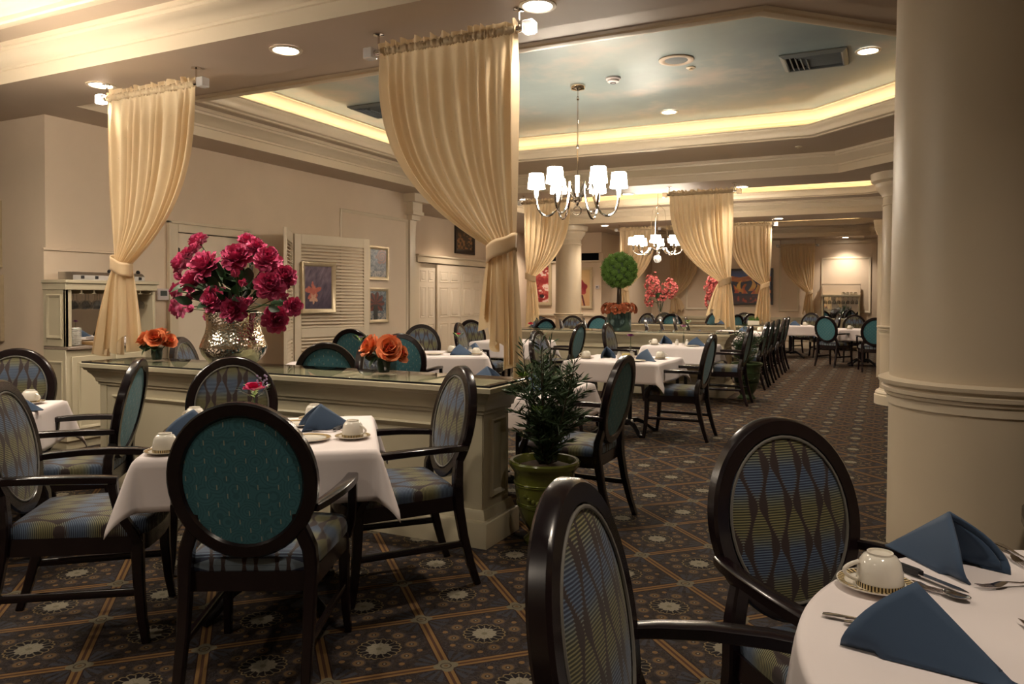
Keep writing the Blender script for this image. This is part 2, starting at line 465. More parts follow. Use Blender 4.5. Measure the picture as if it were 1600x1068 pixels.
def reg(root):
    "remember the children of a prototype (and of its parts)"
    for o in C.objects:
        if o.parent: KID.setdefault(o.parent.name, [])
    for o in C.objects:
        if o.parent and o.name not in [c.name for c in KID[o.parent.name]]: KID[o.parent.name].append(o)
    return root
def dup(root, loc, rz=0.0, label=None, group=None, scale=None):
    r = root.copy(); C.objects.link(r); r.location = loc; r.rotation_euler = (0, 0, rz)
    if label: r['label'] = label
    if group: r['group'] = group
    if scale: r.scale = (scale,) * 3
    for ch in KID.get(root.name, []):
        c = ch.copy(); C.objects.link(c); c.parent = r
        for g in KID.get(ch.name, []):
            d = g.copy(); C.objects.link(d); d.parent = c
    return r
def fill(polys, z, flip=False):
    "flat sheet bounded by the first loop with the others as holes"
    bm = bmesh.new(); es = []
    for P in polys:
        vs = [bm.verts.new((p[0], p[1], z)) for p in P]
        es += [bm.edges.new((vs[i], vs[(i + 1) % len(vs)])) for i in range(len(vs))]
    bmesh.ops.triangle_fill(bm, use_beauty=True, use_dissolve=False, edges=es)
    bm.verts.index_update()
    mb = MB(); mb.add([v.co[:] for v in bm.verts], [[v.index for v in f.verts] for f in bm.faces]); bm.free()
    return mb
def offs(P, d):
    "grow a counter-clockwise polygon by d"
    n = len(P); out = []
    for i in range(n):
        a, b, c = Vector(P[i - 1]), Vector(P[i]), Vector(P[(i + 1) % n])
        d0 = (b - a).normalized(); d1 = (c - b).normalized()
        n0 = Vector((d0.y, -d0.x)); n1 = Vector((d1.y, -d1.x)); m = n0 + n1; m = m / m.dot(n0)
        out.append((b.x + m.x * d, b.y + m.y * d))
    return out
# ================================================================ setting
ZS = 3.03                                   # soffit height
XL, XR, YB, YF = -6.85, 4.2, -4.2, 22.6
struct('floor', MB().box(-10.2, XR, YB, YF + .1, -.06, 0), M['carpet'], smooth=False)

def rect(x0, x1, y0, y1): return [(x0, y0), (x1, y0), (x1, y1), (x0, y1)]
def octo(x0, x1, y0, y1, c): return [(x0, y0), (x1 - c, y0), (x1, y0 + c), (x1, y1 - c), (x1 - c, y1), (x0, y1)]
H0 = rect(-9.0, 3.4, -3.6, 3.59)
H1 = octo(-6.32, 2.0, 4.28, 10.82, 2.55)
H2 = octo(-6.32, 2.0, 11.70, 15.85, 1.7)
H3 = octo(-5.9, 1.2, 17.0, 21.7, 1.5)
O0 = rect(-8.2, 2.8, -3.1, 3.16)
O1 = octo(-5.92, .52, 5.38, 9.50, 1.3)
O2 = octo(-5.92, .52, 12.55, 15.05, .8)
O3 = octo(-5.4, .3, 17.6, 21.0, .9)
plan = rect(-10.2, XR, YB, YF)
cl = struct('ceiling', fill([plan, H0, H1, H2, H3], ZS), M['ceil'], smooth=False)
CROWN = [(0, ZS), (0, 3.125), (-.012, 3.13), (-.014, 3.15), (-.03, 3.16), (-.075, 3.235), (-.085, 3.24), (-.088, 3.262), (-.10, 3.268), (-.10, 3.31)]
LIP = [(.16, 3.30), (.12, 3.292), (.115, 3.278), (.09, 3.272), (.055, 3.272), (.045, 3.285), (.0, 3.29), (-.01, 3.305), (-.012, 3.33), (-.035, 3.36), (-.05, 3.375), (-.052, 3.39), (-.062, 3.393), (-.062, 3.405), (.0, 3.405), (.005, 3.34), (.17, 3.335)]
COVE = [(.26, 3.335), (.26, 3.49), (.235, 3.50), (.23, 3.52), (.20, 3.535), (.165, 3.575), (.15, 3.58), (.15, 3.61)]
COVE = [(.17, 3.335), (.17, 3.475), (.15, 3.48), (.145, 3.50), (.115, 3.51), (.06, 3.565), (.05, 3.585), (.035, 3.59), (.035, 3.61)]
n = 0
for H, O, top in ((H0, O0, 'sky'), (H1, O1, 'sky'), (H2, O2, 'cove'), (H3, O3, 'cove')):
    struct('trim_%d' % (n + 1), MB().mold(H, CROWN), M['trim'])
    struct('ceiling', fill([H, O], 3.302), M['ceil'], smooth=False)
    struct('trim_%d' % (n + 2), MB().mold(O, LIP), M['trim'])
    struct('trim_%d' % (n + 3), MB().mold(O, COVE), M['cove'])
    struct('ceiling', fill([offs(O, .16)], 3.605), M[top], smooth=False)
    n += 3
    P = offs(O, .085)
    s = thing('cove_light_strip', ['warm light strip hidden in the cove above the front bay', 'warm light strip hidden in the cove around the blue ceiling',
              'warm light strip hidden in the cove of the yellow middle bay', 'warm light strip hidden in the cove of the rearmost bay'][(n - 3) // 3], 'light strip', (0, 0, 3.337))
    mb = MB(); mb.mold(P, [(-.012, .001), (-.012, .012), (.012, .012), (.012, .001)])
    obj('strip', mb, M['strip_low' if n == 3 else 'strip'], s)

# walls (solid slabs)
def slab(name, x0, x1, y0, y1, z0, z1, m='wall'): return struct(name, MB().box(x0, x1, y0, y1, z0, z1), M[m], smooth=False)
wl = slab('wall_left', XL - .12, XL, 4.34, 10.30, 0, ZS)
slab('wall_front_left', -10.2, XL - .12, 4.34, 4.46, 0, ZS)
slab('wall_outer_left', -10.3, -10.2, YB, 4.62, 0, 3.7)
slab('wall_recess_left', -8.42, -8.30, 10.18, 18.0, 0, ZS)
slab('wall_return_left', -8.42, XL - .12, 10.18, 10.30, 0, ZS)
slab('wall_gallery', -9.6, -6.33, 18.0, 18.14, 0, 2.28, 'wall2')
slab('wall_header', -9.6, -6.33, 18.0, 18.14, 2.52, ZS, 'wall2')
slab('wall_gallery_end', -6.45, -6.33, 18.14, 22.6, 0, ZS)
slab('wall_far', -9.6, XR, YF, YF + .12, 0, 3.7)
slab('wall_right', XR, XR + .1, YB, YF, 0, 3.7)
slab('wall_back', -10.2, XR, YB - .1, YB, 0, 3.7)
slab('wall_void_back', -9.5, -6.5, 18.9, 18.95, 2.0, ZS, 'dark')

def frame(mb, plane, cst, sg, a0, a1, z0, z1, w=.032, d=.016, prof=None):
    "raised rectangular moulding on a vertical face; plane 'Y': a = x, 'X': a = y"
    t = MB(); prof = prof or [(0, 0), (0, d * .6), (-w * .25, d), (-w * .5, d * .75), (-w * .75, d * .45), (-w, 0)]
    t.mold([(a0, z0), (a1, z0), (a1, z1), (a0, z1)], prof)
    for (a, z, dd), i in zip(t.v, range(len(t.v))):
        t.v[i] = (a, cst + sg * dd, z) if plane == 'Y' else (cst + sg * dd, a, z)
    return mb.add(t.v, t.f)
BASE = [(0, .17), (.010, .17), (.014, .155), (.018, .145), (.018, 0)]
struct('baseboard_left', MB().mold([(XL, 10.30), (XL, 6.80)], BASE, False), M['trim'])
struct('baseboard_left', MB().mold([(XL, 5.66), (XL, 5.27)], BASE, False), M['trim'])
struct('baseboard_front_left', MB().mold([(-6.98, 4.34), (-10.1, 4.34)], BASE, False), M['trim'])
struct('baseboard_far', MB().mold([(-1.57, YF), (-6.2, YF)], [(-o, z) for o, z in BASE], False), M['trim'])
struct('trim_20', frame(MB(), 'X', XL, 1, 8.50, 10.19, .28, 2.63, .05, .022), M['trim'])
# pilaster capital at the end of the left wall
cap = MB()
cap.bbox(XL - .1, XL + .10, 10.16, 10.40, 2.62, 2.70); cap.bbox(XL - .1, XL + .15, 10.12, 10.44, 2.70, 2.76); cap.bbox(XL - .1, XL + .13, 10.14, 10.42, 2.76, 2.90); cap.bbox(XL - .1, XL + .22, 10.06, 10.50, 2.90, 3.03)
struct('trim_21', cap, M['trim'])
slab('trim_22', XL - .10, XL + .04, 10.20, 10.36, 0, 2.62, 'trim')

# --- door in the left wall
DY0, DY1, DZ = 5.767, 6.663, 2.07
mb = MB()
d = struct('door_1', mb.bbox(XL - .02, XL + .012, DY0, DY1, .01, DZ, .003), M['door'])
t = MB()
t.bbox(XL, XL + .035, DY0 - .11, DY0 - .008, 0, DZ + .10); t.bbox(XL, XL + .035, DY1 + .008, DY1 + .11, 0, DZ + .10); t.bbox(XL, XL + .035, DY0 - .008, DY1 + .008, DZ + .008, DZ + .10)
t.bbox(XL, XL + .048, DY0 - .13, DY0 - .10, 0, DZ + .12); t.bbox(XL, XL + .048, DY1 + .10, DY1 + .13, 0, DZ + .12); t.bbox(XL, XL + .048, DY0 - .13, DY1 + .13, DZ + .095, DZ + .125)
obj('door_casing', t, M['trim'], d)
obj('shadow_gap', MB().box(XL, XL + .006, DY0 - .008, DY1 + .008, DZ, DZ + .008), M['dark'], d, smooth=False)
for z in (.25, 1.22, 1.86):
    h = MB(); h.tube([(XL + .02, DY0 + .004, z - .05), (XL + .02, DY0 + .004, z + .05)], .010, 8)
    h.box(XL + .010, XL + .016, DY0, DY0 + .03, z - .045, z + .045)
    obj('hinge', h, M['black'], d)
kn = MB().tube([(XL + .01, DY1 - .07, 1.0), (XL + .05, DY1 - .07, 1.0)], .012, 8); kn.sphere((XL + .07, DY1 - .07, 1.0), .028)
obj('door_knob', kn, M['steel'], d)

# --- folded louvre doors
def louver_leaf(name, a, b, zt):
    a, b = Vector((*a, 0)), Vector((*b, 0)); L = (b - a).length; th = .034
    ang = atan2((b - a).y, (b - a).x); mt = Matrix.Translation(a) @ Matrix.Rotation(ang, 4, 'Z')
    s = MB(); st = .10
    s.bbox(0, st, -th / 2, th / 2, .012, zt); s.bbox(L - st, L, -th / 2, th / 2, .012, zt)
    zr = [(.012, .16), (.86, .98), (zt - .13, zt)]
    for z0, z1 in zr: s.bbox(st, L - st, -th / 2, th / 2, z0, z1)
    o = struct(name, s.xf(mt), M['louver'])
    sl = None
    for z0, z1 in ((.16, .86), (.98, zt - .13)):
        nn = int((z1 - z0) / .042)
        for i in range(nn):
            z = z0 + (i + .5) * (z1 - z0) / nn
            if sl is None:
                q = MB().bbox(st, L - st, -.024, .024, -.004, .004, .002)
                q.xf(Matrix.Rotation(radians(38), 4, 'X'))
                sl = obj('slat', q, M['louver'], o); sl.matrix_local = mt @ Matrix.Translation((0, 0, z))
            else:
                c = sl.copy(); C.objects.link(c); c.parent = o; c.matrix_local = mt @ Matrix.Translation((0, 0, z))
    return o
louver_leaf('door_2', (-6.19, 6.70), (-6.74, 7.42), 2.19)
louver_leaf('door_3', (-6.735, 7.45), (-6.44, 8.62), 2.19)

# --- sliding six-panel doors
XS = -8.30
def six_panel(name, y0, y1, x, zt=2.06):
    d = struct(name, MB().bbox(x, x + .035, y0, y1, .012, zt, .003), M['door'])
    w = y1 - y0
    for c in (0, 1):
        a0 = y0 + .09 + c * (w / 2 - .04); a1 = a0 + w / 2 - .14
        for z0, z1 in ((.22, .86), (.98, 1.60), (1.70, 1.93)):
            p = MB(); frame(p, 'X', x + .035, 1, a0, a1, z0, z1, .025, .008)
            p.bbox(x + .03, x + .043, a0 + .045, a1 - .045, z0 + .045, z1 - .045, .006)
            obj('door_panel', p, M['door'], d)
    return d
six_panel('door_4', 12.62, 13.30, XS + .02)
six_panel('door_5', 13.27, 14.22, XS + .07)
six_panel('door_6', 14.24, 15.19, XS + .07)
six_panel('door_7', 15.16, 16.1, XS + .02)
hd = MB().bbox(XS, XS + .13, 12.5, 16.25, 2.08, 2.20); hd.bbox(XS, XS + .15, 12.5, 16.25, 2.20, 2.235); hd.bbox(XS, XS + .10, 12.45, 12.60, 0, 2.2)
struct('trim_23', hd, M['trim'])
sw = thing('light_switch', 'small cream double switch plate beside the sliding doors', 'switch', (XS + .001, 12.30, .94))
obj('plate', MB().bbox(0, .012, -.08, .08, -.055, .055), M['plastic'], sw)
for y in (-.035, .035): obj('rocker', MB().bbox(.012, .018, y - .018, y + .018, -.03, .03, .002), M['plastic'], sw)

# --- far wall panelling
for x0, x1, z0, z1 in ((-2.66, -2.12, 1.02, 2.80), (-5.30, -4.15, 1.05, 2.45), (-1.56, -.30, 1.0, 2.52), (.2, 1.4, 1.0, 2.52)):
    struct('trim_24', frame(MB(), 'Y', YF, -1, x0, x1, z0, z1, .06, .024), M['trim'])
wd = MB().bbox(-6.3, -1.56, YF - .07, YF, .78, .86); wd.bbox(-6.3, -1.56, YF - .04, YF, .68, .78)
struct('trim_25', wd, M['counter'])
for x0 in (-5.95, -4.9, -3.85, -2.8): struct('trim_26', frame(MB(), 'Y', YF, -1, x0, x0 + .9, .2, .62, .04, .018), M['counter'])
slab('trim_27', -6.3, XR, YF - .05, YF, 2.90, ZS, 'trim')
six_panel_y = MB().bbox(-7.25, -6.62, YF - .04, YF, .01, 2.05)
# corridor door seen past the topiary
d = struct('door_8', six_panel_y, M['door'])
for a0 in (-7.17, -6.90):
    for z0, z1 in ((.22, .86), (.98, 1.60), (1.70, 1.93)):
        obj('door_panel', frame(MB(), 'Y', YF - .04, -1, a0, a0 + .2, z0, z1, .025, .010), M['door'], d)
slab('trim_28', -6.60, -6.50, YF - .06, YF, 0, 2.16, 'trim')
# gallery wall rails
g = MB().bbox(-9.6, -6.33, 17.96, 18.0, .93, .99); struct('trim_29', g, M['trim'])
g = MB().bbox(-9.6, -6.30, 17.95, 18.17, 2.28, 2.33); struct('trim_30', g, M['trim'])
# pilaster with scroll bracket behind the second column
slab('trim_31', -.10, .16, 14.9, 15.2, 0, 2.62, 'trim')
br = MB()
for i in range(10):
    t_ = i / 9; br.bbox(-.10 - .07 * sin(t_ * pi / 2), .17, 14.88, 15.22, 2.50 + .25 * t_, 2.50 + .25 * t_ + .03, .004)
struct('trim_32', br, M['trim'])

# ================================================================ columns
def column(label, x, y, R, n=48, cap=True):
    t = thing('round_column', label, 'column', (x, y, 0))
    r0 = R * 1.0
    obj('shaft', MB().lathe([(r0, .16)] + [(R * (1.015 - .05 * (i / 12) ** 1.6), .17 + i / 12 * 2.858) for i in range(13)], n), M['column'], t)
    obj('base', MB().lathe([(R + .07, 0), (R + .07, .12), (R + .055, .13), (R + .06, .15), (R + .045, .175), (R + .02, .18), (R + .012, .20), (R - .01, .20)], n), M['trim'], t)
    z = .965
    obj('chair_rail', MB().lathe([(R - .01, z - .055), (R + .012, z - .055), (R + .012, z - .02), (R + .022, z - .012), (R + .022, z), (R + .034, z + .006), (R + .036, z + .022), (R + .026, z + .030), (R + .046, z + .042), (R + .05, z + .058), (R + .03, z + .066), (R - .01, z + .07)], n), M['trim'], t)
    z = 2.60; q = R * .955
    if not cap: return t
    obj('capital', MB().lathe([(q - .01, z), (q + .015, z), (q + .022, z + .015), (q + .015, z + .03), (q, z + .03), (q, z + .12), (q + .02, z + .125), (q + .02, z + .15), (q + .05, z + .19), (q + .09, z + .24), (q + .10, z + .27), (q + .10, z + .30), (q + .15, z + .33), (q + .16, z + .43), (q, z + .43)], n), M['trim'], t)
    return t
column('massive cream round column with moulded ring beside the round table', .43, 3.94, .40, 64, False)
column('slimmer cream column beyond the massive one, by the rear aisle', .30, 11.25, .33)
column('cream column by the flower paintings at the far left', -6.57, 16.4, .30)

# ================================================================ half walls
def half_wall(label, x0, x1, y0, y1, zt, pan, endp=True):
    t = thing('half_wall', label, 'partition', ((x0 + x1) / 2, (y0 + y1) / 2, 0))
    mx, my = (x0 + x1) / 2, (y0 + y1) / 2
    X0, X1, Y0, Y1 = x0 - mx, x1 - mx, y0 - my, y1 - my
    P = rect(X0, X1, Y0, Y1)
    b = MB().box(X0, X1, Y0, Y1, .05, zt - .02)
    for a, c in ((X0, Y0), (X1, Y0)):                               # corner stiles
        s = 1 if a == X0 else -1
        b.box(min(a, a + s * .07), max(a, a + s * .07), Y0 - .006, Y0, .16, zt - .14)
    b.box(X1, X1 + .006, Y0, Y0 + .05, .16, zt - .14)
    obj('body', b, M['counter'], t, smooth=False)
    obj('plinth', MB().mold(P, [(0, .20), (.012, .20), (.020, .185), (.024, .165), (.028, .150), (.045, .142), (.05, .135), (.05, 0)]), M['counter'], t)
    zc = zt - .012
    obj('cornice', MB().mold(P, [(0, zc - .16), (.012, zc - .16), (.014, zc - .142), (.024, zc - .138), (.028, zc - .115), (.045, zc - .085), (.062, zc - .068), (.066, zc - .055), (.080, zc - .05), (.086, zc - .035), (.098, zc - .03), (.10, zc - .004), (.09, zc), (0, zc)]), M['counter'], t)
    top = fill([offs(P, .09)], zc); obj('board_top', top, M['counter'], t, smooth=False)
    g = MB(); q = offs(P, .088); g.bbox(q[0][0], q[1][0], q[0][1], q[2][1], zc + .001, zt, .002)
    obj('glass_sheet', g, M['glasstop'], t)
    ge = MB().mold(offs(P, .0885), [(0, zc + .001), (.001, zc + .001), (.001, zt - .001), (0, zt - .001)])
    obj('glass_edge', ge, M['dark'], t)
    for a0, a1 in pan:
        obj('panel_moulding', frame(MB(), 'Y', Y0, -1, a0 - mx, a1 - mx, .26, .665, .036, .022), M['counter'], t)
    if endp: obj('panel_moulding', frame(MB(), 'X', X1, 1, Y0 + .085, Y1 - .065, .255, .695, .03, .022), M['counter'], t)
    return t
half_wall('long sage cream half wall with glass top behind the near table', -5.20, -1.99, 3.70, 4.02, .905, ((-5.06, -3.01), (-2.94, -2.12)))
half_wall('second sage half wall, under the topiary', -5.25, -1.99, 10.78, 11.35, .90, ((-5.1, -3.6), (-3.5, -2.1)))
half_wall('third half wall at the back under the coral flowers', -5.3, -2.20, 16.2, 16.6, .835, ((-5.1, -3.8), (-3.7, -2.35)))
# ================================================================ ceiling fittings
def downlight(label, x, y, z, watts=1.0, r=.085, spot=True):
    t = thing('recessed_downlight', label, 'downlight', (x, y, z), 0, 'recessed ceiling downlights')
    obj('trim_ring', MB().lathe([(r + .022, -.001), (r + .022, -.008), (r, -.010), (r - .004, -.004)], 28), M['trim'], t)
    obj('lens', MB().lathe([(r - .003, -.005), (.0005, -.005)], 28), M['lamp_on'], t, smooth=False)
    if spot:
        L = bpy.data.lights.new('downlight', 'SPOT'); L.energy = SPOT_W * watts; L.color = WARM
        L.spot_size = radians(118); L.spot_blend = .8; L.shadow_soft_size = .07
        o = bpy.data.objects.new('downlight_lamp', L); C.objects.link(o); o.parent = t; o.location = (0, 0, -.03)
    return t
DL = [('left of the near curtain, above the long half wall', -5.50, 3.93, ZS, 1), ('between the two nearest curtains', -3.60, 3.91, ZS, 1), ('beside the tall near curtain, at the top of the picture', -1.77, 3.93, ZS, 1),
      ('in the beam right of the second bay curtain', -1.89, 11.55, ZS, 1), ('in the beam behind the near chandelier', -3.64, 11.58, ZS, 1), ('in the beam above the left topiary curtain', -5.4, 11.5, ZS, .8),
      ('in the third beam right of the aisle curtain', -1.95, 16.41, ZS, 1), ('in the third beam behind the topiary', -5.69, 16.39, ZS, 1), ('in the third beam by the coral flowers', -3.7, 16.41, ZS, 1),
      ('in front of the far buffet wall', -.93, 22.15, ZS, 1.1), ('in the blue ceiling near the vent and column', -.15, 7.54, 3.604, 1.1), ('in the blue ceiling past the chandelier', -2.32, 8.98, 3.604, 1.1),
      ('in the blue ceiling by the far left vent', -4.9, 8.98, 3.604, .8), ('in the blue ceiling by the near lip', -4.6, 5.9, 3.604, 1.0), 
      ('added as unseen fill in the front bay over the near table', -2.3, 2.0, 3.604, .7), ('added as unseen fill in the front bay over the left table', -5.0, 1.2, 3.604, .7), ('added as unseen fill in the front bay over the round table', .5, 1.3, 3.604, .95),  # front-bay downlights are out of view, added to fill the foreground tables
      ('added as unseen fill in the front bay behind the camera', -2.0, -1.2, 3.604, 1.6), ('added as unseen fill in the front bay left behind the camera', -4.2, -.8, 3.604, 1.4), ('in the middle bay near the aisle', -1.2, 13.8, 3.604, 1.9), ('in the rear bay by the right table', -.6, 18.6, 3.604, 1.5), ('in the rear bay by the curtain', -3.4, 19.3, 3.604, 2.2),  # the pair behind the camera is added, unseen, to light the chair backs
      ('over the recessed doors at left', -7.5, 13.4, ZS, .8), ('over the flower paintings', -7.6, 17.1, ZS, 1.2), ('over the left corridor corner', -4.9, 20.3, 3.604, 1.8)]
for lb, x, y, z, w in DL: downlight('round white lit downlight ' + lb, x, y, z, w)

def vent(label, x, y, z, sx, sy):
    t = thing('ceiling_vent', label, 'vent', (x, y, z))
    obj('duct_box', MB().box(-sx / 2 + .03, sx / 2 - .03, -sy / 2 + .03, sy / 2 - .03, -.004, -.002), M['dark'], t, smooth=False)
    f = MB().mold([(-sx / 2 + .04, -sy / 2 + .04), (sx / 2 - .04, -sy / 2 + .04), (sx / 2 - .04, sy / 2 - .04), (-sx / 2 + .04, sy / 2 - .04)], [(0, -.002), (0, -.03), (.012, -.034), (.05, -.012), (.05, -.001)])
    obj('vent_frame', f, M['vent'], t)
    half = sx * .30
    for i in range(4):                                              # blades for one side
        x0 = -sx / 2 + .07 + i * .045
        b = MB().bbox(-.004, .004, -sy / 2 + .045 + i * .03, sy / 2 - .045, -.028, .006, .001); b.xf(Matrix.Translation((x0, 0, -.01)) @ Matrix.Rotation(radians(-32), 4, 'Y'))
        obj('vent_blade', b, M['vent'], t)
    for i in range(6):
        y0 = -sy / 2 + .07 + i * (sy - .14) / 6
        b = MB().bbox(-sx * .26 + i * .012, sx / 2 - .045, -.004, .004, -.022, .004, .001); b.xf(Matrix.Translation((0, y0, -.01)) @ Matrix.Rotation(radians(35), 4, 'X'))
        obj('vent_blade', b, M['vent'], t)
    return t
vent('blue grey louvred air vent in the blue ceiling by the column', -.60, 7.59, 3.604, .55, .50)
vent('air vent in the blue ceiling behind the tall near curtain', -5.33, 7.42, 3.604, .60, .56)
sp_ = thing('ceiling_speaker', 'round perforated ceiling speaker in the blue ceiling', 'speaker', (-1.76, 7.06, 3.604))
obj('rim', MB().lathe([(.16, -.001), (.16, -.010), (.145, -.016), (.12, -.014), (.105, -.006)], 36), M['ceil'], sp_)
obj('grille', MB().lathe([(.106, -.008), (.06, -.012), (.0005, -.013)], 36), M['vent'], sp_)
sd = thing('smoke_detector', 'white domed smoke detector beside the chandelier rose', 'detector', (-2.475, 7.36, 3.604))
obj('base', MB().lathe([(.075, -.001), (.075, -.018), (.07, -.022), (.06, -.022)], 28), M['plastic'], sd)
obj('dome', MB().lathe([(.062, -.02), (.058, -.042), (.04, -.052), (.0005, -.054)], 28), M['plastic'], sd)
obj('sensor_vent', MB().lathe([(.030, -.0525), (.030, -.056), (.022, -.057)], 16), M['dark'], sd)
for lb, x, y, z in (('small pale sprinkler cap next to the ceiling speaker', -1.69, 7.35, 3.604), ('small brass sprinkler head on the beam face ceiling', -.98, 10.2, 3.301)):
    s = thing('sprinkler_head', lb, 'sprinkler', (x, y, z))
    obj('escutcheon', MB().lathe([(.045, -.001), (.045, -.008), (.03, -.012), (.0005, -.012)], 20), M['trim'], s)
    obj('deflector', MB().lathe([(.010, -.012), (.010, -.022), (.022, -.023), (.022, -.026), (.0005, -.026)], 14), M['frame_gold'], s)

# ================================================================ chandeliers
def chandelier(label, x, y, zc, n, R, zarm, drop, a0=0.0, crystal=False, sh=(.075, .092, .155)):
    "zc = ceiling height, zarm = height of the shade bottoms"
    t = thing('chandelier', label, 'chandelier', (x, y, zc))
    za = zarm - zc
    obj('canopy', MB().lathe([(.08, -.001), (.082, -.02), (.07, -.045), (.03, -.055), (.012, -.06)], 28), M['chrome'], t)
    rod = MB(); rod.tube([(0, 0, -.05), (0, 0, za + .12)], .007, 8)
    for z in (-.12, -.62): rod.lathe([(.007, z), (.014, z - .01), (.014, z - .03), (.007, z - .04)], 12)
    obj('stem_rod', rod, M['chrome'], t)
    hub = MB().lathe([(.01, za + .14), (.026, za + .13), (.022, za + .11), (.022, za - .05), (.032, za - .06), (.035, za - .09), (.05, za - .10), (.05, za - .13), (.02, za - .15), (.012, za - .18), (.0005, za - .19)], 20)
    obj('hub', hub, M['chrome'], t)
    if crystal:
        obj('crystal_ball', MB().sphere((0, 0, za - .27), .075, 14, 9), M['acrylic'], t)
        for k_ in range(3):
            a = 2 * pi * k_ / 3
            obj('suspension_wire', MB().tube([(0, 0, za + .75), (.13 * cos(a), .13 * sin(a), za + .62), (.20 * cos(a), .20 * sin(a), za + .02)], .004, 6), M['chrome'], t)
    else:
        obj('finial_ring', MB().tube([(.045 * cos(b), 0, za - .235 + .045 * sin(b)) for b in [2 * pi * i / 16 for i in range(17)]], .007, 8), M['chrome'], t)
    for k_ in range(n):
        a = a0 + 2 * pi * k_ / n; ca, sa = cos(a), sin(a)
        pts = []
        lo = drop
        for i in range(21):
            u = i / 20
            if u < .4:                                            # rise and fold over beside the hub
                q = u / .4; r = .035 + .12 * q + .02 * sin(pi * q); z = za - .10 + (.15 if not crystal else .03) * sin(pi * q * .55) 
            else:
                q = (u - .4) / .6; th = pi * q
                r0, r1 = .155, R; r = r0 + (r1 - r0) * (1 - cos(th)) / 2
                zt = za - .10 + (.15 if not crystal else .03) * sin(pi * .55); ze = za - .10
                z = zt + (ze - zt) * q - lo * sin(th)
            pts.append((r * ca, r * sa, z))
        am = obj('arm', MB().tube(pts, [.012] * 21, 8, True, 1.0), M['chrome'], t)
        cx, cy = R * ca, R * sa
        obj('candle_cup', MB().lathe([(.012, za - .10), (.020, za - .095), (.026, za - .03), (.028, za - .02), (.018, za - .018), (.010, za - .015), (.008, za + .03)], 14, cx, cy), M['acrylic'] if not crystal else M['chrome'], am)
        obj('lamp_shade', MB().lathe([(sh[1], za), (sh[0], za + sh[2]), (sh[0] - .003, za + sh[2]), (sh[1] - .003, za)], 24, cx, cy), M['shade'], am)
    return t
chandelier('six-armed nickel chandelier with white drum shades under the blue ceiling', -2.89, 7.45, 3.604, 6, .43, 2.53, .26, .35)
chandelier('smaller crystal-ball chandelier with white shades in the middle bay', -3.75, 13.75, 3.604, 8, .44, 2.38, .10, .2, True, (.085, .095, .13))
chandelier('chandelier in the front bay, only one shade edge in view at far left', -5.10, 2.30, 3.604, 6, .43, 2.53, .26, .80)

# ================================================================ curtains
def rod_set(label, x0, x1, y, zr):
    t = thing('curtain_rod', label, 'curtain rod', ((x0 + x1) / 2, y, zr))
    h = (x1 - x0) / 2
    obj('pole', MB().tube([(-h - .03, 0, 0), (h + .03, 0, 0)], .014, 12), M['chrome'], t)
    for s in (-1, 1):
        b = MB().tube([(s * h, 0, 0), (s * h, 0, ZS - zr - .002)], .007, 8); b.lathe([(.035, ZS - zr - .001), (.035, ZS - zr - .008), (.01, ZS - zr - .012)], 20, s * h, 0)
        b.tube([(s * h - .012, 0, 0), (s * h + .012, 0, 0)], .02, 12)
        obj('bracket', b, M['chrome'], t)
        cxx = s * (h + .065)
        obj('cube_finial', MB().bbox(cxx - .034, cxx + .034, -.034, .034, -.034, .034, .006), M['acrylic'], t)
        obj('finial_collar', MB().tube([(s * (h + .012), 0, 0), (s * (h + .032), 0, 0)], .018, 12), M['chrome'], t)
    return t
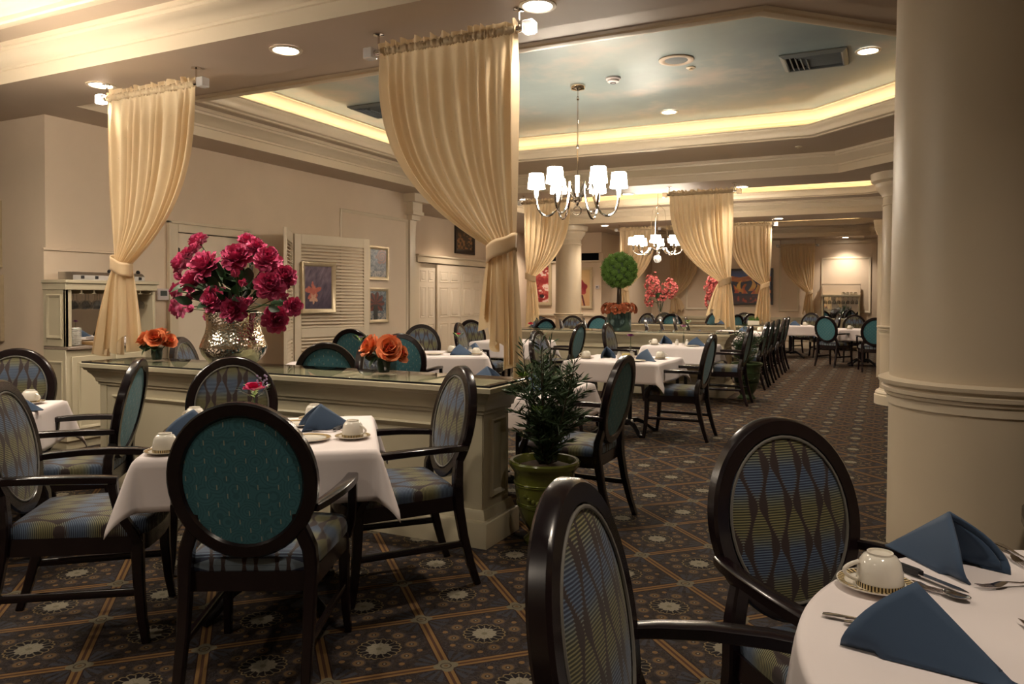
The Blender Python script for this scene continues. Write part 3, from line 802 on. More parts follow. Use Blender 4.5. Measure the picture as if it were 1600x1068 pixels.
def curtain(label, x0, x1, y, zr, side, xt, zt, wt, b0, b1, zb, casc, seed, n=11, nu=150, nv=64, sw=2.9):
    "side 'R': right edge hangs straight, left edge sweeps in to the tie at xt"
    rnd = random.Random(seed); ph = [rnd.uniform(-.5, .5) for _ in range(40)]; am = [rnd.uniform(.6, 1.3) for _ in range(40)]
    t = thing('curtain', label, 'curtain', ((x0 + x1) / 2, y, zr - .02)); ox, oz = (x0 + x1) / 2, zr - .02
    def fn(u, v):
        # u across (0 = free edge), v down
        fr = u if side == 'R' else 1 - u
        xtop = x0 + u * (x1 - x0)
        ff = n * (u + .022 * sin(9.0 * u + seed) + .013 * sin(21.0 * u + seed * 2)); ki = int(abs(ff)) % 40
        wob = ph[ki] * (1 - (ff % 1)) + ph[(ki + 1) % 40] * (ff % 1)
        amp_k = am[ki] * (1 - ff % 1) + am[(ki + 1) % 40] * (ff % 1)
        if v < .045:                                             # ruffled header above the pole
            q = v / .045; z = zr + .052 * (1 - q) + .012 * sin(ff * 5.0 + ph[ki] * 6) * (1 - q)
            yy = .018 + .020 * sin(2 * pi * ff * 1.5 + wob * 5) * (1 - q) if True else 0
            yy = (.020 * sin(2 * pi * ff * 1.5 + wob * 5)) * (1 - q * .6) - .006
            return (xtop - ox, yy, z - oz)
        q = (v - .045) / .955
        zbot = zb + casc * (1 - fr) ** 1.3 + (.085 * sin(fr * 19 + seed) * (1 - fr) ** .6 if casc else .006 * sin(ff * 3))
        SPL = .56
        if q < SPL:
            s = q / SPL; z = zr - .015 - (zr - .015 - zt) * s
            xtie = xt + (u - .5) * wt
            pw = s ** sw * (.97) + .03 * s
            x = xtop + (xtie - xtop) * pw
            sag = (1 - fr) * .04 * sin(pi * s)
            a = (.022 + .020 * s * (1 - s) * 3) * (1 - .5 * s) * amp_k
            yy = a * sin(2 * pi * ff + wob * 2.5) * min(1, .35 + s * 4) 
            if s > .75: yy += (s - .75) / .25 * (-.045 * sin(pi * u))
            return (x - ox, yy, z - oz - sag * 0)
        s = (q - SPL) / (1 - SPL); z = zt - (zt - zbot) * s
        xb = b0 + u * (b1 - b0); xtie = xt + (u - .5) * wt
        x = xtie + (xb - xtie) * s ** .62
        a = (.011 + .042 * s ** .7) * amp_k
        fd = ff * .5
        yy = a * sin(2 * pi * fd + wob * 2) - .045 * sin(pi * u) * (1 - s) ** 2
        return (x - ox + .012 * s * sin(2 * pi * fd * 2 + wob), yy, z - oz)
    fb = MB().grid(nu, nv, fn); obj('drape', fb, M['curtain'], t, angle=80)
    sl = MB().grid(120, 10, lambda u, v: (x0 + u * (x1 - x0) - ox, (.021 + .006 * sin(u * n * 19 + 3 * sin(u * 40 + seed))) * cos(2 * pi * v), zr - oz + (.024 + .006 * sin(u * n * 23 + seed)) * sin(2 * pi * v)))
    obj('pole_sleeve', sl, M['curtain'], t, angle=80)
    tb = MB(); R = wt / 2 + .014
    zz = zt - oz
    tb.grid(28, 5, lambda u, v: (xt - ox + R * cos(2 * pi * u), -.018 + (.062) * sin(2 * pi * u), zz - .055 + .10 * v + (.035 if side == 'R' else -.035) * cos(2 * pi * u) + .004 * sin(9 * u * pi)))
    obj('tieback', tb, M['curtain'], t, angle=70, solid=.006)
    return t
ZR = 2.915
rods = [('gold curtain rod with acrylic cubes over the left end of the near half wall', -5.43, -4.46, 3.93), ('gold curtain rod with acrylic cubes at the top centre, near the camera', -2.86, -1.885, 3.93),
        ('curtain rod behind the near chandelier', -5.26, -4.42, 11.15), ('curtain rod above the aisle end of the second half wall', -2.87, -1.93, 11.15),
        ('curtain rod behind the topiary, left end of the third half wall', -5.35, -4.5, 16.4), ('curtain rod at the aisle end of the third half wall', -2.95, -2.07, 16.4),
        ('curtain rod on the far wall left of the desert painting', -5.75, -4.85, 22.45), ('curtain rod on the far wall beside the buffet niche', -2.62, -1.70, 22.45)]
for lb, a, b, y in rods: rod_set(lb, a, b, y, ZR if y < 20 else 2.86)
curtain('gold sheer curtain tied left, over the left end of the near half wall', -5.42, -4.47, 3.93, ZR, 'L', -5.25, 1.62, .17, -5.62, -5.09, .925, .13, 3)
curtain('tall gold sheer curtain tied right in the foreground, at the half wall corner', -2.85, -1.895, 3.93, ZR, 'R', -1.985, 1.67, .16, -2.12, -1.87, .925, .34, 5, 12)
curtain('gold curtain tied left behind the near chandelier', -5.25, -4.43, 11.15, ZR, 'L', -5.12, 1.72, .15, -5.22, -4.95, .92, .22, 8, 10, 110, 48)
curtain('bright gold curtain tied right at the aisle end of the second half wall', -2.86, -1.94, 11.15, ZR, 'R', -2.05, 1.62, .15, -2.30, -1.90, .92, .30, 11, 11, 120, 48)
curtain('gold curtain tied left behind the topiary', -5.34, -4.51, 16.4, ZR, 'L', -5.22, 1.62, .15, -5.42, -5.08, .855, .2, 14, 9, 96, 40)
curtain('gold curtain tied right before the desert painting', -2.94, -2.08, 16.4, ZR, 'R', -2.20, 1.66, .15, -2.42, -2.08, .855, .1, 17, 10, 96, 40)
curtain('gold curtain tied left on the far wall beside the coral flowers', -5.74, -4.86, 22.45, 2.86, 'L', -5.60, 1.45, .15, -5.76, -5.3, .92, .15, 20, 11, 80, 36)
curtain('gold curtain tied right on the far wall beside the buffet niche', -2.61, -1.71, 22.45, 2.86, 'R', -1.84, 1.55, .15, -2.02, -1.70, .92, .1, 23, 11, 80, 36)
# ================================================================ chairs
def prism(mb, pts, z0, z1):
    n_ = len(pts)
    return mb.add([(x, y, z0) for x, y in pts] + [(x, y, z1) for x, y in pts],
                  [tuple(range(n_))[::-1], tuple(range(n_, 2 * n_))] + [(i, (i + 1) % n_, n_ + (i + 1) % n_, n_ + i) for i in range(n_)])
def yb(z): return -.248 - (z - .5) * .20
def make_chair():
    t = thing('armchair', 'x', 'armchair')
    A, B, ZC = .25, .275, .762
    cs = [(0, -.016), (.007, -.024), (.044, -.024), (.052, -.014), (.052, .010), (.043, .022), (.007, .022), (0, .014)]
    N = 48; mb = MB(); vs = []
    for i in range(N):
        th = 2 * pi * i / N
        for s, d in cs:
            x, z = (A - s) * cos(th), ZC + (B - s) * sin(th); vs.append((x, yb(z) + d, z))
    mb.add(vs, [(i * 8 + j, i * 8 + (j + 1) % 8, ((i + 1) % N) * 8 + (j + 1) % 8, ((i + 1) % N) * 8 + j) for i in range(N) for j in range(8)])
    obj('back_frame', mb, M['wood'], t)
    def disc(off, bulge, sgn, shrink=.050):
        m_ = MB(); rr = [1, .96, .8, .5, .2]; v = []; f = []
        for r in rr:
            for i in range(N):
                th = 2 * pi * i / N
                x, z = (A - shrink) * r * cos(th), ZC + (B - shrink) * r * sin(th)
                v.append((x, yb(z) + off + sgn * bulge * (1 - r ** 3), z))
        v.append((0, yb(ZC) + off + sgn * bulge, ZC))
        for q in range(4): f += [(q * N + i, q * N + (i + 1) % N, (q + 1) * N + (i + 1) % N, (q + 1) * N + i) for i in range(N)]
        f += [(4 * N + i, 4 * N + (i + 1) % N, 5 * N) for i in range(N)]
        return m_.add(v, f)
    obj('back_panel', disc(.014, .022, 1), M['stripe_back'], t, angle=60)
    obj('back_cover', disc(-.012, .006, -1), M['teal'], t, angle=60)
    obj('piping', MB().tube([((A - .052) * cos(2 * pi * i / 40), yb(ZC + (B - .052) * sin(2 * pi * i / 40)) + .020, ZC + (B - .052) * sin(2 * pi * i / 40)) for i in range(41)], .0045, 6, False), M['steel_grey'], t)
    for s in (-1, 1):
        obj('leg', MB().bar([(s * .214, -.352, 0), (s * .212, -.318, .10), (s * .211, -.280, .24), (s * .212, -.255, .38), (s * .214, -.248, .46), (s * .208, -.250, .52), (s * .192, -.259, .565), (s * .176, -.268, .61), (s * .170, -.276, .65)],
                            [.030, .034, .038, .042, .046, .048, .048, .044, .034], [.032, .036, .042, .046, .048, .046, .042, .038, .030]), M['wood'], t)
        obj('leg', MB().bar([(s * .246, .268, 0), (s * .240, .252, .10), (s * .236, .240, .24), (s * .235, .236, .37), (s * .235, .236, .44)], [.028, .032, .038, .044, .044], [.030, .034, .040, .046, .046]), M['wood'], t)
        obj('armrest', MB().bar([(s * .232, -.285, .668), (s * .252, -.225, .672), (s * .276, -.12, .676), (s * .288, 0, .676), (s * .287, .10, .672), (s * .280, .175, .666)], [.036, .042, .046, .048, .048, .044], [.028, .030, .031, .032, .032, .030]), M['wood'], t)
        obj('arm_support', MB().bar([(s * .281, .158, .660), (s * .282, .162, .62), (s * .280, .175, .56), (s * .272, .200, .50), (s * .258, .228, .45), (s * .246, .240, .41)], [.034, .034, .034, .036, .038, .036], [.034, .034, .034, .034, .036, .036]), M['wood'], t)
        obj('stretcher', MB().bar([(s * .212, -.285, .205), (s * .237, .244, .205)], .020, .030), M['wood'], t)
    ol = [(-.215, -.245), (.215, -.245), (.238, 0), (.252, .20), (.244, .245), (.20, .268), (.10, .284), (0, .289), (-.10, .284), (-.20, .268), (-.244, .245), (-.252, .20), (-.238, 0)]
    obj('seat_frame', prism(MB(), ol, .368, .436), M['wood'], t, angle=30)
    ol2 = [(-.205, -.232)] + [(-.205 + .41 * i / 6, -.235) for i in range(1, 6)] + [(.205, -.232), (.222, -.12), (.236, 0), (.248, .12), (.252, .20), (.242, .248), (.20, .272), (.10, .289), (0, .294), (-.10, .289), (-.20, .272), (-.242, .248), (-.252, .20), (-.248, .12), (-.236, 0), (-.222, -.12)]
    v = []; f = []; K = len(ol2); lv = [(1.0, .434), (1.012, .455), (1.0, .478), (.95, .494), (.80, .506), (.5, .514), (.2, .517)]
    for q, z in lv: v += [(x * q, (y - .02) * q + .02, z) for x, y in ol2]
    for q in range(len(lv) - 1): f += [(q * K + i, q * K + (i + 1) % K, (q + 1) * K + (i + 1) % K, (q + 1) * K + i) for i in range(K)]
    v.append((0, .02, .518)); f += [((len(lv) - 1) * K + i, (len(lv) - 1) * K + (i + 1) % K, len(v) - 1) for i in range(K)]
    obj('seat', MB().add(v, f), M['stripe_seat'], t, angle=60)
    return t
M['steel_grey'] = plain('grey piping', (.16, .15, .13), .6)
CH0 = make_chair(); reg(CH0)
chair_n = 0
def chair(x, y, face, label, group=None):
    "face = compass heading of the sitter in degrees from +X"
    global chair_n
    rz = radians(face - 90)
    if chair_n == 0:
        CH0.location = (x, y, 0); CH0.rotation_euler = (0, 0, rz); CH0['label'] = label; CH0['group'] = 'oval-back dining armchairs'; c = CH0
    else: c = dup(CH0, (x, y, 0), rz, label, 'oval-back dining armchairs')
    chair_n += 1
    return c
P_ = 'dark oval-back armchair '
CHAIRS = [
 # near table
 (-2.065, 2.15, 118, 'dark oval-back armchair nearest in the left half, its teal back to the viewer'),
 (-2.99, 2.08, 39, P_ + 'at the lower left, turned right to the near square table'),
 (-2.135, 3.06, 231, P_ + 'right of the near square table, before the half wall corner'),
 (-3.14, 2.965, -48, P_ + 'facing the viewer behind the near square table, below the peonies'),
 # left edge table
 (-4.00, 2.66, 219, P_ + 'seen side-on with its arms pointing left, against the half wall end'),
 (-4.93, 2.80, -50, P_ + 'facing the viewer at the left picture edge behind the blue napkin'),
 # round table
 (-.185, 1.35, 4, P_ + 'cut by the bottom edge, left of the round table'),
 (-.025, 2.06, -44, P_ + 'facing the viewer right of centre, behind the round table cloth'),
 (.72, 2.90, -92, P_ + 'barely in view at the right edge before the massive column'),
 # table 2
 (-1.76, 4.46, 180, P_ + 'right of the potted conifer, teal back turned to the aisle'),
 (-3.25, 4.86, 8, P_ + 'with shining top edge, just left of the orange roses'),
 # table 3, 4
 (-1.85, 7.54, 180, P_ + 'in the aisle row at the table with the purple carnation'),
 (-3.02, 7.50, 0, P_ + 'with glare on its striped back behind the conifer tip'),
 (-1.90, 10.24, 180, P_ + 'in the aisle row at the table with the pink orchid'),
 (-3.15, 10.2, 0, P_ + 'with glaring white top, left of the table with the pink orchid'),
 (-4.17, 10.0, 180, P_ + 'with teal back facing right, under the topiary'),
 # behind the near half wall
 (-4.00, 4.90, 118, P_ + 'with teal back, low behind the half wall between vase and louvre door'),
 (-5.35, 7.06, 104, P_ + 'with teal back, higher one before the louvre door'),
 (-4.30, 6.44, 108, P_ + 'with large teal back right of the orange roses'),
 (-5.17, 8.05, -52, P_ + 'facing the viewer before the sliding doors'),
 (-5.58, 10.35, -30, P_ + 'upright one beyond the blue napkins by the sliding doors'),
 (-4.98, 9.25, 12, P_ + 'tilted to the right at the edge of the tall near curtain'),
 (-5.12, 4.76, 25, P_ + 'half hidden behind the half wall right of the left orange roses'),
 # room between second and third half wall
 (-5.45, 12.0, 150, P_ + 'with teal back below the peony painting'),
 (-5.75, 13.0, -60, P_ + 'facing the viewer below the peony painting'),
 (-4.55, 11.95, 20, P_ + 'turned right below the far column, left one of two'),
 (-5.55, 13.9, -80, P_ + 'facing the viewer straight below the far column'),
 (-4.42, 12.7, 20, P_ + 'turned right below the far column, right one of two'),
 (-5.30, 14.75, 120, P_ + 'with teal back beside the topiary, under the poppy painting'),
 (-4.25, 13.45, 30, P_ + 'striped front overlapping the teal back left of the topiary'),
 (-3.12, 12.08, 15, P_ + 'with pale glare, left one of a pair right of the topiary pot'),
 (-3.08, 12.85, 15, P_ + 'with pale glare, right one of a pair right of the topiary pot'),
 (-3.05, 13.65, 15, P_ + 'striped, left one of two behind the pink orchid'),
 (-3.02, 14.45, 15, P_ + 'striped, right one of two behind the pink orchid'),
 # aisle row
 (-1.94, 12.15, 180, P_ + 'third in the aisle row, just past the second planter'),
 (-1.95, 12.85, 180, P_ + 'fourth in the aisle row past the second planter'),
 (-1.97, 13.75, 180, P_ + 'fifth in the aisle row past the second planter'),
 (-1.98, 14.75, 180, P_ + 'sixth in the aisle row past the second planter'),
 (-2.00, 15.55, 180, P_ + 'last in the aisle row beside the third half wall'),
 # rear room
 (-5.15, 17.3, -110, P_ + 'behind the third half wall under the left coral flowers'),
 (-4.8, 18.4, -70, P_ + 'rear one behind the third half wall under the left coral flowers'),
 (-4.42, 17.6, 100, P_ + 'wide teal back low behind the third half wall'),
 (-3.85, 17.05, 15, P_ + 'dark one behind the third half wall by the small plant'),
 (-4.05, 18.8, 160, P_ + 'beside a blue napkin behind the third half wall'),
 (-3.20, 17.42, 150, P_ + 'next to the right coral flower vase, rear room'),
 (-3.1, 19.5, -80, P_ + 'facing the viewer under the desert painting'),
 (-2.55, 18.4, -40, P_ + 'facing the viewer left of the far napkin, by the aisle'),
 (-1.28, 19.4, 195, P_ + 'with teal back right of the far aisle table'),
 (-1.75, 20.25, 250, P_ + 'dark one behind the teal back at the far aisle table'),
 # right rear table
 (-.90, 16.95, 62, P_ + 'with teal back left of the rear right table by the buffet'),
 (-.55, 18.35, -85, P_ + 'facing the viewer behind the rear right table before the buffet'),
 (-.16, 16.1, 95, P_ + 'with teal back half cut by the slimmer column'),
]
for c in CHAIRS: chair(*c)

# ================================================================ tables and linen
def make_table(x, y, deg, label, h=.75, L=.90, round_=False):
    t = thing('dining_table', label, 'table', (x, y, 0), radians(deg))
    if round_: obj('tabletop', MB().lathe([(.0005, h - .03), (L, h - .03), (L, h), (.0005, h)], 64), M['black'], t, angle=30)
    else: obj('tabletop', MB().bbox(-L / 2, L / 2, -L / 2, L / 2, h - .03, h), M['black'], t)
    for dx, dy in ((-.045, -.045), (.045, .045)): obj('column', MB().tube([(dx, dy, .09), (dx, dy, h - .03)], .022, 12), M['black'], t)
    obj('hub', MB().lathe([(.0005, .14), (.09, .135), (.10, .11), (.08, .085), (.0005, .08)], 20), M['black'], t)
    for k_ in range(4):
        a = pi / 4 + k_ * pi / 2; ca, sa = cos(a), sin(a)
        obj('foot', MB().bar([(ca * r_, sa * r_, z) for r_, z in ((.06, .12), (.14, .125), (.22, .095), (.29, .045), (.335, .018), (.36, .016))], [.045, .042, .036, .034, .04, .045], [.05, .045, .035, .03, .03, .03], (-sa, ca, 0)), M['black'], t)
    return t
def make_cloth(x, y, deg, label, h=.752, L=.91, drop=.24, seed=1):
    rnd = random.Random(seed); hf = L / 2; Lc = hf + drop; N = 56
    pa = [rnd.uniform(0, 6) for _ in range(8)]
    def fn(u, v):
        a, b = (u - .5) * 2 * Lc, (v - .5) * 2 * Lc
        ex, ey = max(0, abs(a) - hf), max(0, abs(b) - hf)
        sx, sy = (1 if a > 0 else -1), (1 if b > 0 else -1)
        if ex == 0 and ey == 0: return (a, b, h + .004)
        l = hypot(ex, ey); ph = atan2(ey, ex)
        cw = sin(2 * ph)
        out = .012 + .05 * (l / drop) * .35 + cw * l * .30
        wv = 0
        if cw < .01: wv = .010 * sin((a if ey > 0 else b) * 9 + pa[0 if ey > 0 else 1] * (1 + .3 * sx * sy)) * l / drop
        cx, cy = min(abs(a), hf), min(abs(b), hf)
        dx, dy = cos(ph), sin(ph)
        k_ = min(1, l / .02)
        return (sx * (cx + dx * (out + wv) * k_), sy * (cy + dy * (out + wv) * k_), h + .004 - max(0, l - .012) * (.985 - .05 * cw))
    mb = MB().grid(N, N, fn)
    o = obj('tablecloth', mb, M['cloth'], None, angle=80, solid=.003)
    o.location = (x, y, 0); o.rotation_euler = (0, 0, radians(deg))
    return tag(o, label, 'tablecloth', 'white tablecloths')

def nap_proto():
    t = thing('napkin', 'x', 'napkin')
    A = Vector((0, -.012, .118)); Bk = Vector((0, -.170, .0025))
    for s in (-1, 1):
        Lf = Vector((s * .088, .085, .0015))
        def side(u, v, s=s, Lf=Lf, inset=0.0):
            # u from ridge to hem, v from the open front to the tail
            r_ = A.lerp(Bk, v); q = Lf.lerp(Bk + Vector((s * .012, 0, 0)), v)
            p = r_.lerp(q, u)
            bul = sin(pi * u) * (1 - v) * .012
            p = p + Vector((s * bul, .012 * sin(pi * u) * (1 - v), bul * .5))
            if u > .86 and v < .25: p.x -= s * .018 * (u - .86) / .14
            return tuple(p)
        obj('fold', MB().grid(10, 14, side), M['napkin'], t, angle=80, solid=.005)
        def inner(u, v, s=s, Lf=Lf):
            a, b, c = side(u * .93, .03 + v * .8)
            return (a * .86, b - .004, c * .93)
        obj('inner_fold', MB().grid(8, 8, inner), M['napkin'], t, angle=80, solid=.004)
    return reg(t)
def cup_proto():
    t = thing('coffee_cup', 'x', 'cup')
    pr = [(.0465, .0), (.0475, .004), (.0465, .018), (.0455, .036), (.041, .056), (.033, .068), (.026, .0715), (.026, .076), (.0225, .076), (.0215, .072), (.0005, .0715)]
    obj('bowl', MB().lathe(pr, 28), M['china'], t)
    obj('pattern_band', MB().lathe([(.0480, .004), (.0475, .015)], 28), M['band'], t)
    obj('handle', MB().tube([(.043 + .030 * sin(pi * q / 10) ** .8, 0, .054 - .040 * q / 10) for q in range(11)], .0046, 8), M['china'], t)
    return reg(t)
def saucer_proto(name='saucer', R=.078, h=.013):
    t = thing(name, 'x', name)
    obj('dish', MB().lathe([(.0005, .002), (R * .5, .0), (R * .55, .003), (R, h), (R, h + .003), (R * .58, .006), (R * .5, .005), (.0005, .005)], 36), M['china'], t)
    obj('rim_pattern', MB().lathe([(R * .97, h + .0026), (R * .80, h * .70 + .0040)], 36), M['band'] if name == 'saucer' else M['goldline'], t)
    return reg(t)
def shaker_proto():
    t = thing('shaker', 'x', 'shaker')
    obj('body', MB().lathe([(.0005, 0), (.021, 0), (.023, .01), (.022, .05), (.017, .06)], 16), M['salt'], t)
    obj('cap', MB().lathe([(.018, .058), (.019, .066), (.014, .076), (.0005, .079)], 16), M['steel'], t)
    return reg(t)
NAP, CUP, SAU, PLA, SHK = nap_proto(), cup_proto(), saucer_proto(), saucer_proto('plate', .098, .012), shaker_proto()
SHK_USED = {}
def place(proto, x, y, z, deg, label, group):
    if proto.name not in SHK_USED:
        SHK_USED[proto.name] = 1
        proto.location = (x, y, z); proto.rotation_euler = (0, 0, radians(deg)); proto['label'] = label; proto['group'] = group
        return proto
    return dup(proto, (x, y, z), radians(deg), label, group)
ZT = .7575
def napkin(x, y, deg, w): place(NAP, x, y, ZT, deg, 'folded blue napkin tent ' + w, 'blue folded napkins')
def cupset(x, y, deg, w):
    place(SAU, x, y, ZT, 0, 'patterned white saucer ' + w, 'saucers')
    place(CUP, x, y, ZT + .0065, deg, 'white cup upside down ' + w, 'upturned coffee cups')
def plate(x, y, w): place(PLA, x, y, ZT, 0, 'white gilt-rimmed plate ' + w, 'side plates')
def shaker(x, y, w): place(SHK, x, y, ZT, 0, 'small white shaker ' + w, 'salt and pepper shakers')

# ---- blossoms
def petal(mb, L, Wd, tilt, rot, cup, base=(0, 0, 0), r0=.0, ruff=0, seed=0, nu=3, nv=3):
    "petal growing from r0 outward; tilt 0 = upright, 90 = flat"
    st = len(mb.v); rn = random.Random(seed)
    pts = []
    for j in range(nv + 1):
        v = j / nv; w = Wd * (.35 + .65 * sin(pi * min(1, v * .62 + .12))) * (1 - .25 * v ** 4)
        for i in range(nu + 1):
            u = i / nu * 2 - 1
            x = u * w; curl = cup * (v ** 1.5)
            y = -curl * L * .35 + cup * .5 * w * (u * u) * -1 + ruff * rn.uniform(-1, 1) * v
            z = v * L * (1 - .12 * u * u)
            pts.append((x, y, z))
    mt = Matrix.Translation(base) @ Matrix.Rotation(rot, 4, 'Z') @ Matrix.Translation((0, r0, 0)) @ Matrix.Rotation(-tilt, 4, 'X')
    mb.add([tuple(mt @ Vector(p)) for p in pts], [(j * (nu + 1) + i, j * (nu + 1) + i + 1, (j + 1) * (nu + 1) + i + 1, (j + 1) * (nu + 1) + i) for j in range(nv) for i in range(nu)])
def bloom(name, rings, mats, parent, seed=1, core=None):
    mb = MB(); rn = random.Random(seed); k_ = 0
    for n_, L, Wd, tl, cup, mi, z0 in rings:
        mb.cur = mi
        for i in range(n_):
            k_ += 1
            petal(mb, L * rn.uniform(.88, 1.1), Wd * rn.uniform(.9, 1.1), radians(tl + rn.uniform(-9, 9)), 2 * pi * (i + rn.uniform(-.2, .2)) / n_ + k_ * .37, cup, (0, 0, z0), .004, L * .08, k_ + seed * 99)
    if core: mb.cur = core[0]; mb.sphere((0, 0, core[1]), core[2], 8, 5)
    return obj(name, mb, mats, parent, angle=60)
PEONY = lambda s: [(11, 1.0 * s, .34 * s, 104, .55, 0, 0), (13, 1.0 * s, .31 * s, 88, .65, 0, .05 * s), (13, 1.0 * s, .30 * s, 70, .75, 1, .05 * s), (13, .98 * s, .28 * s, 54, .8, 0, .05 * s), (12, .92 * s, .25 * s, 41, .8, 1, .05 * s), (11, .84 * s, .22 * s, 29, .7, 0, .05 * s), (9, .74 * s, .18 * s, 18, .6, 1, .05 * s), (6, .64 * s, .14 * s, 8, .5, 0, .05 * s)]
def orient(o, loc, direction, roll=0.0, s=1.0):
    q = Vector(direction).normalized().to_track_quat('Z', 'Y')
    o.matrix_local = Matrix.Translation(loc) @ q.to_matrix().to_4x4() @ Matrix.Rotation(roll, 4, 'Z') @ Matrix.Scale(s, 4)
    return o
def cp(o, parent):
    c = o.copy(); C.objects.link(c); c.parent = parent; return c
def leaf_mesh(L, Wd, fold=.25, curl=.25, n_=5):
    mb = MB()
    def f(u, v):
        w = Wd * sin(pi * (v * .92 + .06)) ** .8
        x = (u - .5) * 2 * w
        return (x, fold * abs(x) - curl * L * v * v, v * L)
    return mb.grid(2, n_, f)
def bud_vase(x, y, z, label_v, label_f, mat, kind, green=True, hv=.13, hd=.20, s=.028):
    assert len(label_v.split()) <= 16 and len(label_f.split()) <= 16, label_v
    v = tag(obj('bud_vase', MB().lathe([(.0005, .004), (.022, .0), (.024, .01), (.014, .05), (.012, .09), (.016, hv), (.014, hv), (.010, .09), (.012, .05), (.02, .012), (.0005, .010)], 18), M['glassclear'], None), label_v, 'vase', 'glass bud vases')
    v.location = (x, y, z)
    t = thing('table_flower', label_f, 'flower', (x, y, z + .012), 0, 'single table flowers')
    obj('stem', MB().tube([(0, 0, 0), (.003, 0, .08), (.0, .004, hd)], .0025, 6), M['stem'], t)
    b = bloom('blossom', [(9, s, s * .5, 75, .3, 0, 0), (9, s * .85, s * .45, 48, .4, 0, 0), (7, s * .65, s * .35, 22, .4, 0, 0)], [mat], t, 3)
    b.location = (0, .004, hd)
    if green:
        for i in range(4):
            a = 1.1 + i * 1.5
            for k_ in range(4):
                l = obj('fern_leaf', leaf_mesh(.045, .009), M['lime'] if i % 2 else M['leaf'], t)
                orient(l, (cos(a) * .014 * (k_ + 1), sin(a) * .014 * (k_ + 1), hd - .03 + .012 * k_), (cos(a + (k_ - 1.5) * .5), sin(a + (k_ - 1.5) * .5), .7))
    if kind == 'statice':
        for i in range(14):
            a = i * 2.4; l = obj('floret', MB().sphere((0, 0, 0), .0055, 6, 4), M['lilac'], t)
            l.location = (.022 * cos(a) + .03, .022 * sin(a) + .02, hd + .02 + .004 * i)
    return t

# ---- table layouts: (x, y, deg, description)
def table_set(x, y, deg, desc, seed, L=.91, drop=.24):
    make_table(x, y, deg, 'dark pedestal table under the white cloth, ' + desc, L=L - .01)
    make_cloth(x, y, deg, 'white square tablecloth on the ' + desc, L=L, drop=drop, seed=seed)
def loc(T, a, b):
    x, y, d = T; r_ = radians(d)
    return x + a * cos(r_) - b * sin(r_), y + a * sin(r_) + b * cos(r_)
T1 = (-2.50, 2.62, 38); T1D = 'near square table before the half wall'
table_set(*T1, T1D, 1, .91, .22)
# T1 local axes: a runs right/away, b runs left/away
def setting(T, nap=None, cup=None, pl=None, d=''):
    if nap: napkin(*loc(T, nap[0], nap[1]), T[2] + nap[2], d)
    if cup: cupset(*loc(T, cup[0], cup[1]), T[2] + cup[2], d)
    if pl: plate(*loc(T, pl[0], pl[1]), d)
setting(T1, (.20, .09, 100), (.36, -.19, -40), (.17, -.20), 'at the right front of the near square table')
setting(T1, None, (.17, .36, 100), (.08, .20), 'at the far right of the near square table')
setting(T1, (-.35, .02, 60), (-.37, -.38, -10), None, 'at the left front of the near square table')
setting(T1, None, (-.40, .36, 150), None, 'at the far left corner of the near square table')
bud_vase(*loc(T1, -.09, .10), ZT, 'slim glass bud vase in the middle of the near square table', 'hot pink carnation with fern and lilac statice behind the big teal chair back', M['pink'], 'statice', True, .115, .175, .055)
TL = (-4.50, 2.27, 39)
table_set(*TL, 'table at the left picture edge', 2)
setting(TL, (.33, -.02, 100), (.33, .30, -30), None, 'on the table at the left picture edge')
T2 = (-2.36, 4.80, 2)
table_set(*T2, 'table half hidden behind the potted conifer', 3)
setting(T2, (.24, -.16, 90), (.30, .26, 20), None, 'on the table behind the potted conifer')
setting(T2, (-.25, .16, -90), (-.30, -.26, 20), None, 'far left on the table behind the potted conifer')
T3 = (-2.39, 7.53, 0)
table_set(*T3, 'table with the purple carnation', 4, .94, .21)
setting(T3, (.26, -.10, 45), (.34, .12, 10), (.20, -.27), 'at the aisle side of the table with the purple carnation')
setting(T3, (-.20, .02, -150), (-.36, -.16, 200), (-.02, .16), 'at the left side of the table with the purple carnation')
shaker(*loc(T3, -.04, -.06), 'left one by the purple carnation'); shaker(*loc(T3, .06, .04), 'right one by the purple carnation')
bud_vase(*loc(T3, .03, .10), ZT, 'glass bud vase holding the purple carnation', 'single purple carnation in a bud vase, aisle table', M['purple'], 'x', False, .13, .215, .038)
cd = thing('sweetener_caddy', 'small caddy of yellow sweetener packets by the purple carnation', 'caddy', (*loc(T3, .02, -.02), ZT))
obj('tray', MB().bbox(-.045, .045, -.03, .03, 0, .035), M['salt'], cd)
obj('packets', MB().bbox(-.038, .038, -.022, .022, .02, .055), M['packet'], cd)
T4 = (-2.43, 10.16, 0)
table_set(*T4, 'table with the pink orchid', 5, .84, .24)
setting(T4, (.22, -.12, 60), (.36, .10, 10), (.20, -.28), 'at the aisle side of the table with the pink orchid')
setting(T4, (-.26, .10, -140), (-.33, -.16, 190), None, 'at the left side of the table with the pink orchid')
shaker(*loc(T4, -.05, -.06), 'left one by the pink orchid'); shaker(*loc(T4, .09, -.08), 'right one by the pink orchid')
bud_vase(*loc(T4, .02, .02), ZT, 'glass bud vase with the pink orchid on the aisle table', 'pink orchid with lime sprig on the table before the second half wall', M['orchid'], 'x', True, .13, .23, .04)
T5 = (-4.85, 9.95, 2)
table_set(*T5, 'table left of the topiary with the red carnation', 6)
setting(T5, None, (.30, .25, 10), None, 'on the table with the red carnation')
shaker(*loc(T5, .08, -.22), 'by the red carnation vase')
bud_vase(*loc(T5, .34, -.15), ZT, 'glass bud vase with the red carnation', 'red carnation beside the conifer tip', M['red'], 'x', False, .13, .235, .045)
T6 = (-4.42, 7.28, 33)
table_set(*T6, 'table near the white sliding doors', 7)
